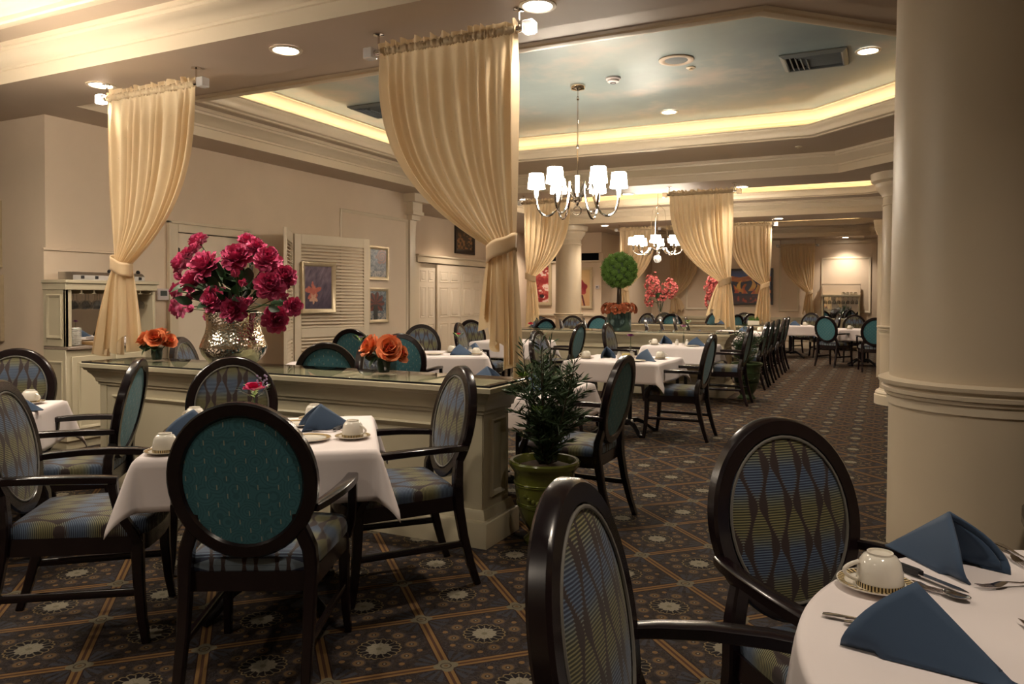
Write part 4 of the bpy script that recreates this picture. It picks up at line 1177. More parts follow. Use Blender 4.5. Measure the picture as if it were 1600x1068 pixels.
setting(T6, (.16, -.22, 80), (.35, -.28, 10), (-.10, -.2), 'at the near side of the table by the sliding doors')
setting(T6, (.36, .05, 10), (.10, .12, 10), None, 'at the far side of the table by the sliding doors')
shaker(*loc(T6, .24, -.16), 'left one by the sliding doors'); shaker(*loc(T6, .30, -.10), 'right one by the sliding doors')
bud_vase(*loc(T6, .17, -.02), ZT, 'glass bud vase with the small red carnation by the sliding doors', 'small red carnation with fern on the table by the sliding doors', M['red'], 'x', True, .13, .20, .028)
T7 = (-4.52, 5.50, 30)
table_set(*T7, 'table hidden behind the orange roses', 8)
bud_vase(*loc(T7, .28, -.18), ZT, 'glass bud vase with lilac statice behind the orange roses', 'lilac statice with fern rising behind the orange roses', M['lilac'], 'x', True, .13, .25, .026)
T8 = (-2.53, 12.45, 0)
table_set(*T8, 'aisle table just past the second half wall', 9)
setting(T8, (.20, -.10, 60), (.33, .15, 10), None, 'on the aisle table just past the second half wall')
setting(T8, (-.15, -.05, 60), (-.30, -.10, 10), None, 'left on the aisle table just past the second half wall')
bud_vase(*loc(T8, -.30, -.20), ZT, 'glass bud vase on the aisle table past the second half wall', 'lime and pink sprig rising behind the second half wall', M['lime'], 'x', True, .13, .24, .035)
T9 = (-1.95, 19.1, 10)
table_set(*T9, 'far aisle table by the rear curtain', 10)
setting(T9, (.05, -.20, 45), (.28, -.10, 10), None, 'on the far aisle table by the rear curtain')
T10 = (-.38, 17.35, 5)
table_set(*T10, 'rear right table before the buffet', 11)
setting(T10, (.10, -.10, 60), (-.26, -.20, 10), None, 'on the rear right table before the buffet')
T11 = (-5.50, 15.42, 0)
table_set(*T11, 'table below the far left column', 12)
setting(T11, (-.30, .0, 60), (.20, -.30, 10), None, 'on the table below the far left column')
T12 = (-2.45, 14.95, 0)
table_set(*T12, 'aisle table before the third half wall', 13)
setting(T12, (.1, -.10, 60), (.33, .15, 10), None, 'on the aisle table before the third half wall')
T13 = (-3.5, 18.15, 0)
table_set(*T13, 'table in the rear room under the desert painting', 14)
setting(T13, (.1, -.10, 60), None, None, 'on the rear room table under the desert painting')

# ---- round table
RT = (.62, 1.56)
make_table(*RT, 20, 'round pedestal table at the lower right under a white cloth', .75, .755, True)
def rcloth():
    R = .762; h = .7565
    mb = MB(); N = 120
    prof = [(0.0005, 0), (.3, 0), (.6, 0), (.74, 0), (R - .012, -.0005), (R - .003, -.004), (R, -.013)] + [(R + .004, -.013 - .29 * i / 8) for i in range(1, 9)]
    vs = []
    for i in range(N):
        a = 2 * pi * i / N
        for j, (r_, z) in enumerate(prof):
            q = max(0, j - 6) / 8
            rr = r_ + q * (.022 + .030 * sin(a * 11 + .6 * sin(a * 3)) + .012 * sin(a * 23))
            vs.append((rr * cos(a), rr * sin(a), h + z + q * .02 * sin(a * 2)))
    m_ = len(prof)
    mb.add(vs, [(i * m_ + j, ((i + 1) % N) * m_ + j, ((i + 1) % N) * m_ + j + 1, i * m_ + j + 1) for i in range(N) for j in range(m_ - 1)])
    o = obj('tablecloth', mb, M['cloth'], None, angle=80, solid=.002); o.location = (*RT, 0)
    return tag(o, 'white round tablecloth at the lower right corner', 'tablecloth', 'white tablecloths')
rcloth()
def nap_at(foot_mid, tail, w, s=1.0, z=ZT - .001):
    fx, fy = foot_mid; tx, ty = tail
    a = atan2(fy - ty, fx - tx)                                     # local +y points from tail to feet
    rz = a - pi / 2; L = hypot(fx - tx, fy - ty)
    o = place(NAP, 0, 0, z, 0, 'folded blue napkin tent ' + w, 'blue folded napkins')
    k_ = L / .255
    o.scale = (k_, k_, k_ * 1.06); o.rotation_euler = (0, 0, rz)
    o.location = (tx + cos(a) * .170 * k_, ty + sin(a) * .170 * k_, z)
nap_at((-.032, 1.545), (.20, 1.432), 'nearest the camera on the round table, closed side to the viewer')
nap_at((.222, 1.972), (.018, 2.133), 'on the round table far side with its hollow fold open')
place(SAU, -.008, 1.80, ZT + .002, 0, 'white saucer with patterned rim on the round table', 'saucers')
c_ = place(CUP, .0, 1.79, ZT + .0085, 200, 'white cup upside down on the round table', 'upturned coffee cups')
# cutlery
def fork(x, y, deg, label):
    t = thing('fork', label, 'fork', (x, y, ZT + .002), radians(deg))
    obj('handle', MB().bar([(-.095, 0, .004), (-.085, 0, .005), (-.04, 0, .007), (.0, 0, .006), (.035, 0, .010)], [.013, .017, .011, .006, .007], [.003] * 5, (0, 1, 0)), M['silver'], t)
    obj('fork_head', MB().bar([(.035, 0, .010), (.045, 0, .009), (.058, 0, .005), (.066, 0, .004)], [.008, .018, .023, .022], [.002] * 4, (0, 1, 0)), M['silver'], t)
    for i in range(4):
        y0 = -.009 + .006 * i
        obj('tine', MB().bar([(.064, y0, .004), (.085, y0, .004), (.105, y0, .007)], [.0036, .0032, .0018], [.002] * 3, (0, 1, 0)), M['silver'], t)
def spoon(x, y, deg, label):
    t = thing('spoon', label, 'spoon', (x, y, ZT + .002), radians(deg))
    obj('handle', MB().bar([(-.095, 0, .004), (-.085, 0, .005), (-.04, 0, .007), (.0, 0, .006), (.04, 0, .008)], [.013, .017, .011, .006, .006], [.003] * 5, (0, 1, 0)), M['silver'], t)
    mb = MB().grid(8, 8, lambda u, v: (.04 + .055 * v, (u - .5) * 2 * .017 * sqrt(max(.02, 1 - (2 * v - 1) ** 2)), .004 + .006 * ((2 * u - 1) ** 2 * .6 + (2 * v - 1) ** 2 * .6)))
    obj('spoon_bowl', mb, M['silver'], t, angle=80, solid=.0015)
def knife(x, y, deg, label):
    t = thing('steak_knife', label, 'knife', (x, y, ZT + .002), radians(deg))
    obj('knife_handle', MB().bar([(-.11, 0, .008), (-.10, 0, .009), (-.05, 0, .009), (0, 0, .009), (.01, 0, .009)], [.012, .018, .017, .021, .016], [.010, .013, .013, .014, .012], (0, 1, 0)), M['knifegrip'], t)
    mb = MB(); prism(mb, [(.008, -.008), (.09, -.008), (.125, .002), (.10, .009), (.008, .009)], .007, .009)
    obj('blade', mb, M['silver'], t, smooth=False)
fork(*loc(T1, .27, -.02), 20, 'silver fork beside the blue napkin at the right of the near square table')
fork(*loc(T1, -.30, .22), 100, 'silver fork at the left side of the near square table')
knife(*loc(T1, .31, .10), 110, 'black-handled knife behind the right napkin on the near square table')
knife(.075, 1.918, -43, 'black-handled steak knife between the two napkins on the round table')
spoon(.085, 1.845, -30, 'silver spoon beside the upturned cup on the round table')
fork(.035, 1.868, -28, 'silver fork lying along the steak knife')
fork(-.005, 1.588, -4, 'silver fork handle end showing left of the near napkin')
spoon(.035, 1.568, -4, 'silver spoon tucked left under the near napkin')
fork(.275, 1.955, 215, 'silver fork with tines pointing left at the right picture edge')
fork(.27, 2.18, -68, 'silver fork behind the far napkin on the round table')
spoon(.30, 2.17, -68, 'silver spoon behind the far napkin on the round table')
knife(.30, 1.62, 118, 'knife end at the right edge beside the near napkin')
# ================================================================ flowers and plants
FL = [(-0.102, -0.139, 0.661, 0.081), (0.19, -0.153, 0.702, 0.075), (0.397, -0.088, 0.693, 0.07), (0.129, -0.004, 0.834, 0.045), (0.255, -0.044, 0.786, 0.049), (-0.436, 0.1, 0.852, 0.055), (-0.376, 0.01, 0.791, 0.04), (-0.463, -0.016, 0.688, 0.063), (-0.464, 0.027, 0.767, 0.038), (-0.245, -0.114, 0.559, 0.068), (-0.012, -0.142, 0.435, 0.072), (0.12, -0.108, 0.372, 0.069), (0.443, -0.12, 0.532, 0.072), (0.492, -0.039, 0.59, 0.059), (0.434, 0.1, 0.394, 0.051), (0.283, 0.1, 0.309, 0.069), (-0.537, 0.002, 0.499, 0.047), (-0.634, 0.1, 0.377, 0.058), (0.06, -0.128, 0.397, 0.034)]
BD = [(-0.442, 0.019, 0.373, 0.027), (-0.373, -0.051, 0.453, 0.027), (-0.121, -0.15, 0.582, 0.032), (0.23, -0.202, 0.613, 0.028), (0.294, -0.203, 0.55, 0.028), (0.281, -0.144, 0.434, 0.03), (-0.533, -0.006, 0.603, 0.027), (-0.252, -0.006, 0.322, 0.023), (0.463, -0.015, 0.47, 0.032), (0.478, 0.005, 0.637, 0.03)]
VX, VY, VZ = -4.03, 3.86, .905
vz = thing('silver_vase', 'large hammered silver urn vase on the glass top holding the peonies', 'vase', (VX, VY, VZ))
obj('bowl', MB().lathe([(.0005, 0), (.125, 0), (.165, .03), (.205, .08), (.222, .125), (.221, .14), (.205, .185), (.185, .235), (.178, .28), (.180, .325), (.190, .365), (.185, .368), (.172, .325), (.170, .28), (.19, .19), (.12, .02), (.0005, .015)], 56), M['hammered'], vz, angle=60)
obj('rim', MB().lathe([(.184, .362), (.192, .362), (.195, .368), (.192, .374), (.184, .374)], 48), M['hammered'], vz)
pb = thing('peony_bouquet', 'big round bouquet of magenta peonies with dark leaves', 'flowers', (VX, VY, VZ + .016))
rn = random.Random(4)
mouth = Vector((0, 0, .30)); proto = None; bproto = None
st = MB()
for i, (x, y, z, r) in enumerate(FL):
    p = Vector((x, y, z)); dr = (p - Vector((0, .06, .30))); dr.y -= .22; 
    if proto is None: proto = o = bloom('peony_flower', PEONY(1.0), [M['peony'], M['peony_dark'], M['stamen']], pb, 2, (1, .10, .42))
    elif i % 3 == 1 and i < 4: o = bloom('peony_flower', PEONY(1.0), [M['peony_dark'], M['peony'], M['stamen']], pb, 11)
    else: o = cp(proto, pb)
    orient(o, p, dr, rn.uniform(0, 6), r * 1.36)
    mid = (p + mouth) / 2 + Vector((0, .02, .06)); a0 = Vector((x * .15, y * .1, .05))
    obj('flower_stem', MB().tube([a0, mouth + Vector((x * .2, y * .2, .06)), mid, p], .005, 6), M['stem'], pb)
for i, (x, y, z, r) in enumerate(BD):
    p = Vector((x, y, z)); dr = p - Vector((0, .1, .3))
    if bproto is None: bproto = o = bloom('peony_bud', [(6, 1.7, .95, 22, 1.5, 0, -.9), (5, 1.5, .75, 12, 1.4, 0, -.8), (4, 1.3, .6, 4, 1.2, 1, -.7)], [M['peony'], M['peony_dark']], pb, 5, (0, 0, .75))
    else: o = cp(bproto, pb)
    orient(o, p, dr, rn.uniform(0, 6), r)
    obj('flower_stem', MB().tube([mouth + Vector((x * .25, y * .2, .08)), (p + mouth) / 2 + Vector((0, .03, .02)), p], .003, 5), M['stem'], pb)
lp = None
for i in range(120):
    a = rn.uniform(0, 2 * pi); e = rn.uniform(-.25, 1.25); R = rn.uniform(.10, .37)
    p = Vector((R * cos(a) * cos(e) * 1.05 - .03, R * sin(a) * cos(e) * .42 - .01, .46 + R * sin(e) * .80))
    if lp is None: lp = o = obj('leaf', leaf_mesh(.115, .032), M['leaf'], pb, angle=80)
    else: o = cp(lp, pb)
    dr = (p - Vector((0, 0, .40))).normalized() + Vector((rn.uniform(-.6, .6), rn.uniform(-.8, .2), rn.uniform(-.7, .4)))
    orient(o, p, dr, rn.uniform(0, 6), rn.uniform(.75, 1.15))

ROSE = lambda s: [(6, 1.0 * s, .62 * s, 72, .35, 0, -.1 * s), (6, .95 * s, .58 * s, 52, .5, 0, -.05 * s), (5, .85 * s, .50 * s, 34, .6, 0, 0), (5, .7 * s, .38 * s, 18, .7, 1, .03 * s), (4, .55 * s, .26 * s, 6, .6, 1, .05 * s)]
def rose_vase(x, y, z, where, spots, seed):
    v = thing('glass_vase', 'square clear glass vase of orange roses ' + where, 'vase', (x, y, z))
    w = .058; g = MB()
    g.mold(rect(-w, w, -w, w), [(0, 0), (0, .115), (-.005, .115), (-.005, .006)]); g.add([(-w, -w, 0), (w, -w, 0), (w, w, 0), (-w, w, 0)], [(0, 1, 2, 3)])
    obj('glass', g, M['glassclear'], v, smooth=False)
    obj('leaf_wrap', MB().lathe([(.0005, .008), (.034, .008), (.040, .055), (.038, .098), (.0005, .098)], 20), M['leaf'], v)
    t = thing('rose_bouquet', 'low bunch of orange roses in vase ' + where, 'flowers', (x, y, z + .03))
    rr = random.Random(seed); pr = None
    for (a, b, c, s) in spots:
        if pr is None: pr = o = bloom('rose_flower', ROSE(1.0), [M['rose'], M['rose_in']], t, seed)
        else: o = cp(pr, t)
        orient(o, (a, b, c), (a * 5, b * 5 - .25, .32), rr.uniform(0, 6), s)
        obj('flower_stem', MB().tube([(a * .25, b * .25, 0), (a * .5, b * .5, .06), (a, b, c)], .004, 6), M['stem'], t)
    l0 = obj('leaf', leaf_mesh(.075, .028), M['leaf'], t, angle=80)
    orient(l0, (-.02, -.058, .075), (-.3, -.6, -.6))
    for k_ in range(4):
        l = cp(l0, t); orient(l, (.03 * cos(k_ * 1.7), -.05 + .02 * sin(k_), .08), (cos(k_ * 1.7), -.7, -.25), k_)
    return t
rose_vase(-4.849, 3.90, .906, 'at the left end of the half wall', [(-.058, -.025, .118, .088), (.045, -.035, .130, .088), (-.01, .04, .145, .08), (.085, .03, .105, .072), (-.09, .03, .09, .066)], 3)
rose_vase(-2.798, 3.90, .906, 'in the middle of the half wall', [(-.060, -.025, .125, .098), (.062, -.035, .115, .102), (.0, .05, .15, .08), (.10, .02, .085, .068)], 9)

# topiary
TX, TY = -3.60, 11.05
tv = thing('topiary_pot', 'teal mirrored cylinder vase under the topiary ball', 'vase', (TX, TY, .901))
obj('cylinder', MB().lathe([(.0005, 0), (.178, 0), (.182, .01), (.182, .27), (.172, .27), (.172, .02), (.0005, .02)], 40), M['tealglass'], tv)
tp = thing('topiary', 'green moss ball topiary on brown stems above rust hydrangeas', 'topiary', (TX, TY, .925))
obj('soil', MB().lathe([(.168, .0), (.168, .19), (.10, .215), (.0005, .22)], 28), M['soil'], tp)
for i in range(4):
    a = i * 1.6
    obj('trunk', MB().tube([(.03 * cos(a), .03 * sin(a), .20), (.028 * cos(a + .6), .028 * sin(a + .6), .40), (.022 * cos(a + 1.1), .022 * sin(a + 1.1), .68)], .012, 8), M['bark'], tp)
obj('shaded_moss_core', MB().sphere((0, 0, .88), .222, 20, 12), M['leaf'], tp)  # core coloured darker to stand for the shade between the pompoms
pm = None; N = 62
def pompom():
    mb = MB(); rr = random.Random(2)
    mb.sphere((0, 0, 0), .72, 8, 5)
    for i in range(46):
        z = 1 - 2 * (i + .5) / 46; q = sqrt(1 - z * z); a = i * 2.399
        d = Vector((q * cos(a), q * sin(a), z)); s1 = d.orthogonal().normalized() * .15; s2 = d.cross(s1).normalized() * .15
        b = d * .62; mb.add([b + s1, b - s1 * .5 + s2, b - s1 * .5 - s2, d * rr.uniform(.95, 1.12)], [(0, 1, 3), (1, 2, 3), (2, 0, 3)])
    return mb
for i in range(N):
    z = 1 - 2 * (i + .5) / N; q = sqrt(max(0, 1 - z * z)); a = i * 2.399963
    if pm is None: pm = o = obj('moss_pompom', pompom(), M['moss'], tp, smooth=False)
    else: o = cp(pm, tp)
    orient(o, (q * cos(a) * .232, q * sin(a) * .232, .88 + z * .232), (q * cos(a), q * sin(a), z + .01), a, .066)
def floret(n_=5, s=1.0, seed=1):
    mb = MB()
    for i in range(n_): petal(mb, s, s * .55, radians(62), 2 * pi * i / n_, .3, (0, 0, 0), 0, .05, seed * 7 + i, 2, 2)
    return mb
fp = None; rr = random.Random(8)
for i in range(150):
    a = rr.uniform(0, 2 * pi); e = rr.uniform(-.35, 1.0)
    p = Vector(((.15 + .105 * cos(e)) * cos(a), (.15 + .105 * cos(e)) * sin(a), .275 + .105 * sin(e)))
    if fp is None: fp = o = obj('hydrangea_floret', floret(5, 1, 2), M['rust'], tp, angle=70)
    else: o = cp(fp, tp)
    orient(o, p, (cos(a) * cos(e), sin(a) * cos(e), sin(e)), rr.uniform(0, 6), rr.uniform(.028, .042))

def orchids(x, y, z, label_v, label_f, lobes, n_, seed):
    v = thing('crystal_vase', label_v, 'vase', (x, y, z))
    obj('trumpet', MB().lathe([(.0005, 0), (.09, 0), (.09, .012), (.03, .03), (.028, .05), (.05, .09), (.05, .11), (.022, .15), (.028, .19), (.06, .35), (.085, .52), (.081, .52), (.055, .35), (.02, .20), (.0005, .19)], 24), M['glassclear'], v)
    obj('crystal_knop', MB().sphere((0, 0, .10), .056, 10, 6), M['acrylic'], v)
    t = thing('blossom_arrangement', label_f, 'flowers', (x, y, z + .25))
    rr = random.Random(seed); fp = None
    obj('core_foliage', MB().sphere((0, 0, .34), .10, 10, 6, (1.2, 1, 1)), M['leaf'], t)
    for (a, b, c, R1, R2, share) in lobes:
        obj('flower_stem', MB().tube([(0, 0, 0), (a * .3, b * .3, .20), (a, b, c)], .008, 6), M['stem'], t)
        for i in range(int(n_ * share)):
            th, ph = rr.uniform(0, 2 * pi), rr.uniform(-1, 1); q = sqrt(1 - ph * ph); k_ = rr.uniform(.55, 1.0)
            d = Vector((q * cos(th), q * sin(th), ph))
            p = Vector((a + d.x * R1 * k_, b + d.y * R1 * k_ * .85, c + d.z * R2 * k_))
            if fp is None: fp = o = obj('blossom', floret(5, 1, seed), M['coral'], t, angle=70)
            else: o = cp(fp, t)
            orient(o, p, d + Vector((0, -.4, 0)), rr.uniform(0, 6), rr.uniform(.034, .046))
orchids(-4.40, 16.40, .836, 'tall crystal trumpet vase of the left coral flowers', 'cascading coral blossoms in two lobes, left of the pair', [(-.17, 0, .60, .17, .27, .38), (.20, 0, .50, .17, .22, .34), (-.25, 0, .28, .10, .20, .14), (.05, -.03, .36, .16, .15, .14)], 280, 31)
orchids(-3.17, 16.40, .836, 'tall crystal trumpet vase of the right coral flowers', 'round mass of coral blossoms partly behind the bright curtain', [(-.05, 0, .52, .23, .27, .75), (-.16, 0, .26, .10, .18, .25)], 240, 47)

# potted conifers
def urn(x, y, label, R, h, mat, cat='planter'):
    t = thing('glazed_urn', label, cat, (x, y, 0))
    k_ = h / .47; q = R / .19
    pr = [(.0005, 0), (.115, 0), (.118, .02), (.105, .032), (.09, .045), (.082, .06), (.10, .085), (.128, .13), (.148, .19), (.158, .25), (.166, .30), (.170, .36), (.172, .40), (.19, .425), (.200, .44), (.202, .458), (.195, .468), (.178, .466), (.168, .44), (.16, .40), (.0005, .39)]
    obj('urn_body', MB().lathe([(r_ * q, z * k_) for r_, z in pr], 44), mat, t)
    for z, r_ in ((.335, .169), (.345, .170), (.215, .152), (.225, .154), (.235, .155)):
        obj('ridge', MB().lathe([((r_ - .002) * q, (z - .006) * k_), ((r_ + .006) * q, z * k_), ((r_ - .002) * q, (z + .006) * k_)], 40), mat, t)
    g = MB()
    for i in range(9):
        a = -pi / 2 + .35 + (i - 4) * .16; zz = .285 - .035 * sin(pi * i / 8)
        g.sphere((.160 * q * cos(a), .160 * q * sin(a), zz * k_), .014, 7, 5)
    obj('garland_relief', g, mat, t)
    obj('mulch', MB().lathe([(.165 * q, .425 * k_), (.10 * q, .445 * k_), (.0005, .45 * k_)], 30), M['soil'], t)
    return t
def conifer(x, y, z, label, H, spread, n_, seed, lime=True):
    t = thing('potted_conifer', label, 'plant', (x, y, z))
    rr = random.Random(seed); fo = MB(); lm = MB()
    def needle(mb, p, d, L):
        d = d.normalized(); s = d.cross(Vector((rr.uniform(-1, 1), rr.uniform(-1, 1), .4))).normalized() * L * .065
        m_ = p + d * L * .55
        mb.add([p, m_ + s, p + d * L, m_ - s], [(0, 1, 2, 3)])
    for i in range(n_):
        a = rr.uniform(0, 2 * pi); hh = H * rr.uniform(.45, 1.0) if i else H; sp = spread * rr.uniform(.35, 1.0) * (1.05 - hh / H * .45)
        if i and cos(a) * sp < -.13: a = pi - a
        P0 = Vector((rr.uniform(-.05, .05), rr.uniform(-.05, .05), 0)); P1 = Vector((cos(a) * sp * .75, sin(a) * sp * .75, hh * .45)); P2 = Vector((cos(a) * sp, sin(a) * sp, hh))
        pts = [P0 * (1 - u) ** 2 + P1 * 2 * u * (1 - u) + P2 * u * u for u in [k_ / 8 for k_ in range(9)]]
        obj('stem', MB().tube(pts, [.006 - .0005 * k_ for k_ in range(9)], 5), M['bark'], t)
        tips = [(pts, 1.0)]
        for b in range(4):
            u = rr.uniform(.3, .85); q = pts[int(u * 8)]; ba = rr.uniform(0, 2 * pi); L = rr.uniform(.07, .15)
            tips.append(([q + Vector((cos(ba) * L * k_ / 5, sin(ba) * L * k_ / 5, L * .55 * k_ / 5)) for k_ in range(6)], .8))
        for path, sc_ in tips:
            m_ = len(path)
            for k_ in range(1, m_):
                for w in range(9 if sc_ == 1 else 7):
                    p = path[k_ - 1].lerp(path[k_], rr.random()); dd = (path[k_] - path[k_ - 1]).normalized()
                    th = rr.uniform(0, 2 * pi)
                    needle(fo, p, dd * .75 + Vector((cos(th), sin(th), rr.uniform(-.3, .5))), rr.uniform(.05, .08) * (.9 + .2 * sc_))
        if lime and i in (1, 4):
            lm = MB()
            for w in range(40):
                th = rr.uniform(0, 2 * pi); needle(lm, P2 + Vector((0, 0, -.01)), Vector((cos(th), sin(th), rr.uniform(.1, 1.2))), .045)
            f = obj('lime_shoot', lm, M['lime'], t, smooth=False); f['kind'] = 'stuff'
    f = obj('foliage', fo, M['conifer'], t, smooth=False); f['kind'] = 'stuff'
urn(-1.715, 3.93, 'olive green glazed urn planter at the corner of the near half wall', .19, .47, M['olive'])
conifer(-1.715, 3.93, .44, 'feathery dark green conifer in the olive urn', .74, .30, 19, 6)
urn(-1.69, 10.86, 'dark green glazed urn planter at the end of the second half wall', .20, .50, M['green_glaze'])
conifer(-1.69, 10.86, .47, 'dark wispy shrub in the urn at the second half wall', .55, .26, 12, 16, False)
gp = thing('grass_planter', 'small white box of clipped green grass under the desert painting', 'plant', (-2.42, 16.42, .836))
obj('box', MB().bbox(-.12, .12, -.06, .06, 0, .09), M['salt'], gp)
gm = MB(); rr = random.Random(3)
for i in range(260):
    x, y = rr.uniform(-.11, .11), rr.uniform(-.05, .05); a = rr.uniform(0, 6)
    gm.add([(x - .005 * cos(a), y - .005 * sin(a), .08), (x + .005 * cos(a), y + .005 * sin(a), .08), (x + rr.uniform(-.02, .02), y + rr.uniform(-.02, .02), rr.uniform(.13, .19))], [(0, 1, 2)])
g_ = obj('grass', gm, M['moss'], gp, smooth=False); g_['kind'] = 'stuff'

# ================================================================ pictures
def smooth(a, b, x):
    t = max(0, min(1, (x - a) / (b - a))); return t * t * (3 - 2 * t)
def mixc(a, b, f): return tuple(p + (q - p) * f for p, q in zip(a, b))
def hsh(x, y, s=0):
    v = sin(x * 127.1 + y * 311.7 + s * 74.7) * 43758.5453; return v - floor(v)
def vn(x, y, s=0):
    xi, yi = floor(x), floor(y); fx, fy = x - xi, y - yi; fx = fx * fx * (3 - 2 * fx); fy = fy * fy * (3 - 2 * fy)
    return (hsh(xi, yi, s) * (1 - fx) + hsh(xi + 1, yi, s) * fx) * (1 - fy) + (hsh(xi, yi + 1, s) * (1 - fx) + hsh(xi + 1, yi + 1, s) * fx) * fy
k = NT('printed picture'); at = k.n('ShaderNodeVertexColor'); at.layer_name = 'Col'
k.set(at.outputs['Color'], .35); M['print'] = k.m
def picture(label, mt, w, h, fw, fmat, fn, nx=48, ny=64, deep=.035):
    "flat framed print; mt places a local frame: x right, z up, -y to the viewer, origin bottom centre"
    t = thing('framed_picture', label, 'picture'); t.matrix_world = mt
    f = MB(); frame(f, 'Y', 0, -1, -w / 2, w / 2, 0, h, fw, deep, [(0, 0), (0, deep), (-fw * .2, deep * 1.05), (-fw * .75, deep * .75), (-fw * .85, deep * .55), (-fw, deep * .45), (-fw, 0)])
    obj('picture_frame', f, fmat, t)
    x0, x1, z0, z1 = -w / 2 + fw, w / 2 - fw, fw, h - fw
    mb = MB().grid(nx, ny, lambda u, v: (x0 + u * (x1 - x0), -deep * .42, z0 + v * (z1 - z0)))
    o = obj('print', mb, M['print'], t)
    ca = o.data.color_attributes.new('Col', 'FLOAT_COLOR', 'POINT')
    for i in range(len(mb.v)):
        u, v = (i % (nx + 1)) / nx, (i // (nx + 1)) / ny
        ca.data[i].color = (*[max(0, c) for c in fn(u, v)], 1)
    return t
def on_x(y, x, z): return Matrix.Translation((x, y, z)) @ Matrix.Rotation(pi / 2, 4, 'Z')
def on_y(x, y, z): return Matrix.Translation((x, y, z))
def art_leaf(u, v):
    s = vn((u * 3 + v * 5), (v * 9 - u * 14) * .8, 1) * .6 + vn(u * 6 + v * 9, v * 22 - u * 30, 2) * .4
    c = mixc((.035, .028, .055), (.30, .22, .28), s * smooth(-.2, 1.1, v * .8 + .15))
    dx, dy = u - .30, v - .40; a = atan2(dx, dy); r = hypot(dx * .75, dy)
    lob = .17 + .055 * cos(a * 5) + .03 * cos(a * 9 + 1)
    if r < lob: c = mixc((.55, .17, .12), (.36, .09, .07), vn(u * 20, v * 20, 5))
    dx, dy = u - .32, v - .24; a = atan2(dx, -dy); r = hypot(dx * .8, dy)
    if r < .10 + .035 * cos(a * 5): c = mixc((.60, .36, .26), (.5, .28, .2), vn(u * 30, v * 30, 6))
    return c
def art_rose(cx, cy, R, sp, base):
    def f(u, v):
        n_ = vn(u * 14, v * 20, 3) * .5 + vn(u * 40, v * 55, 4) * .5
        c = mixc((.055, .075, .12), (.36, .37, .40), smooth(.35, .75, n_)) if base == 0 else mixc((.08, .13, .18), (.33, .38, .42), smooth(.3, .7, n_))
        if v < .22 and n_ > .5: c = (.55, .5, .47)
        dx, dy = (u - cx) * .72, v - cy; a = atan2(dy, dx); r = hypot(dx, dy)
        if sp:
            if r < R * (1 + .12 * cos(a * 6)): c = mixc((.38, .085, .035), (.06, .02, .02), smooth(.3, .8, .5 + .5 * sin(r / R * 16 + a * 2)))
        elif dy > -R and r < R * 1.25 * (.8 + .35 * abs(cos(a * 4.5))): c = mixc((.24, .05, .03), (.07, .035, .04), smooth(.2, .8, .5 + .5 * sin(a * 9)))
        if not sp and abs(dx) < .10 and v < cy - .05: c = (.045, .05, .05)
        return tuple(q * .62 for q in c)
    return f
def art_peony(u, v):
    c = (.018, .012, .024)
    for i, (cx, cy, R) in enumerate(((.30, .86, .20), (.86, .78, .17), (.45, .42, .46), (.80, .16, .22), (.15, .10, .30))):
        dx, dy = (u - cx) * .66, v - cy; r = hypot(dx, dy); a = atan2(dy, dx)
        if r < R * (1 + .10 * sin(a * 5 + i)):
            w = vn(a * 2.2 + 9, r / R * 4.5 + i, i) * .65 + vn(u * 26, v * 26, i + 3) * .35; w = smooth(.25, .85, w); c = mixc((.22, .012, .018), (.56, .11, .085), w)
            if w > .80: c = (.68, .50, .44)
            if r < R * .22: c = (.02, .01, .015)
    return c
def art_poppy(u, v):
    c = mixc((.50, .27, .13), (.58, .38, .18), v + .2 * vn(u * 4, v * 6, 2))
    dx, dy = (u - .42) * .5, v - .50; r = hypot(dx, dy); a = atan2(dy, dx)
    if r < .21 + .02 * sin(a * 6): c = mixc((.20, .015, .025), (.36, .05, .05), vn(u * 7, v * 9, 3))
    if r < .05: c = (.03, .01, .02)
    if abs(u - .55 - .5 * (.3 - v)) < .05 and v < .30: c = (.10, .02, .03)
    return c
def art_desert(u, v):
    c = (.012, .012, .035)
    if v > .80: c = mixc((.03, .08, .30), (.02, .03, .12), (v - .8) * 5)
    if .68 < v + .04 * sin(u * 7) < .84: c = mixc((.55, .20, .04), (.35, .06, .02), vn(u * 9, v * 20, 2))
    for x, w, b, t in ((.10, .07, .30, .52), (.24, .05, .33, .66), (.36, .075, .28, .57), (.53, .06, .36, .70), (.66, .10, .27, .55), (.80, .06, .34, .64), (.93, .08, .30, .56)):
        e = w * (.55 + .75 * vn(v * 9, x * 31, 2)) * (1.35 - (v - b) / (t - b))
        if abs(u - x + .05 * sin(v * 11 + x * 9)) < e and b < v < t + .05 * vn(u * 30, 2, 8): c = mixc((.50, .08, .02), (.72, .40, .06), smooth(.25, .8, vn(u * 14, v * 6, 4) * .7 + (v - b) * .9))
    if v < .22: c = mixc((.05, .02, .03), (.38, .06, .03), smooth(.45, .8, vn(u * 16, v * 16, 5)))
    return c
def art_dark(u, v):
    n_ = vn(u * 9, v * 11, 7); return mixc((.05, .035, .02), (.34, .17, .07), smooth(.45, .85, n_) * (1 - smooth(.55, 1, v)))
def art_star(u, v):
    c = mixc((.015, .012, .015), (.12, .06, .03), vn(u * 8, v * 10, 3) ** 2)
    dx, dy = (u - .55) * .6, v - .5
    if hypot(dx, dy) < .10 + .06 * cos(atan2(dx, dy) * 5): c = (.45, .33, .08)
    return c
A, B = Vector((-6.735, 7.45)), Vector((-6.44, 8.62)); dL = (B - A).normalized(); an_ = atan2(dL.y, dL.x)
nrm = Vector((dL.y, -dL.x))
pc = A + dL * .335 + nrm * .026
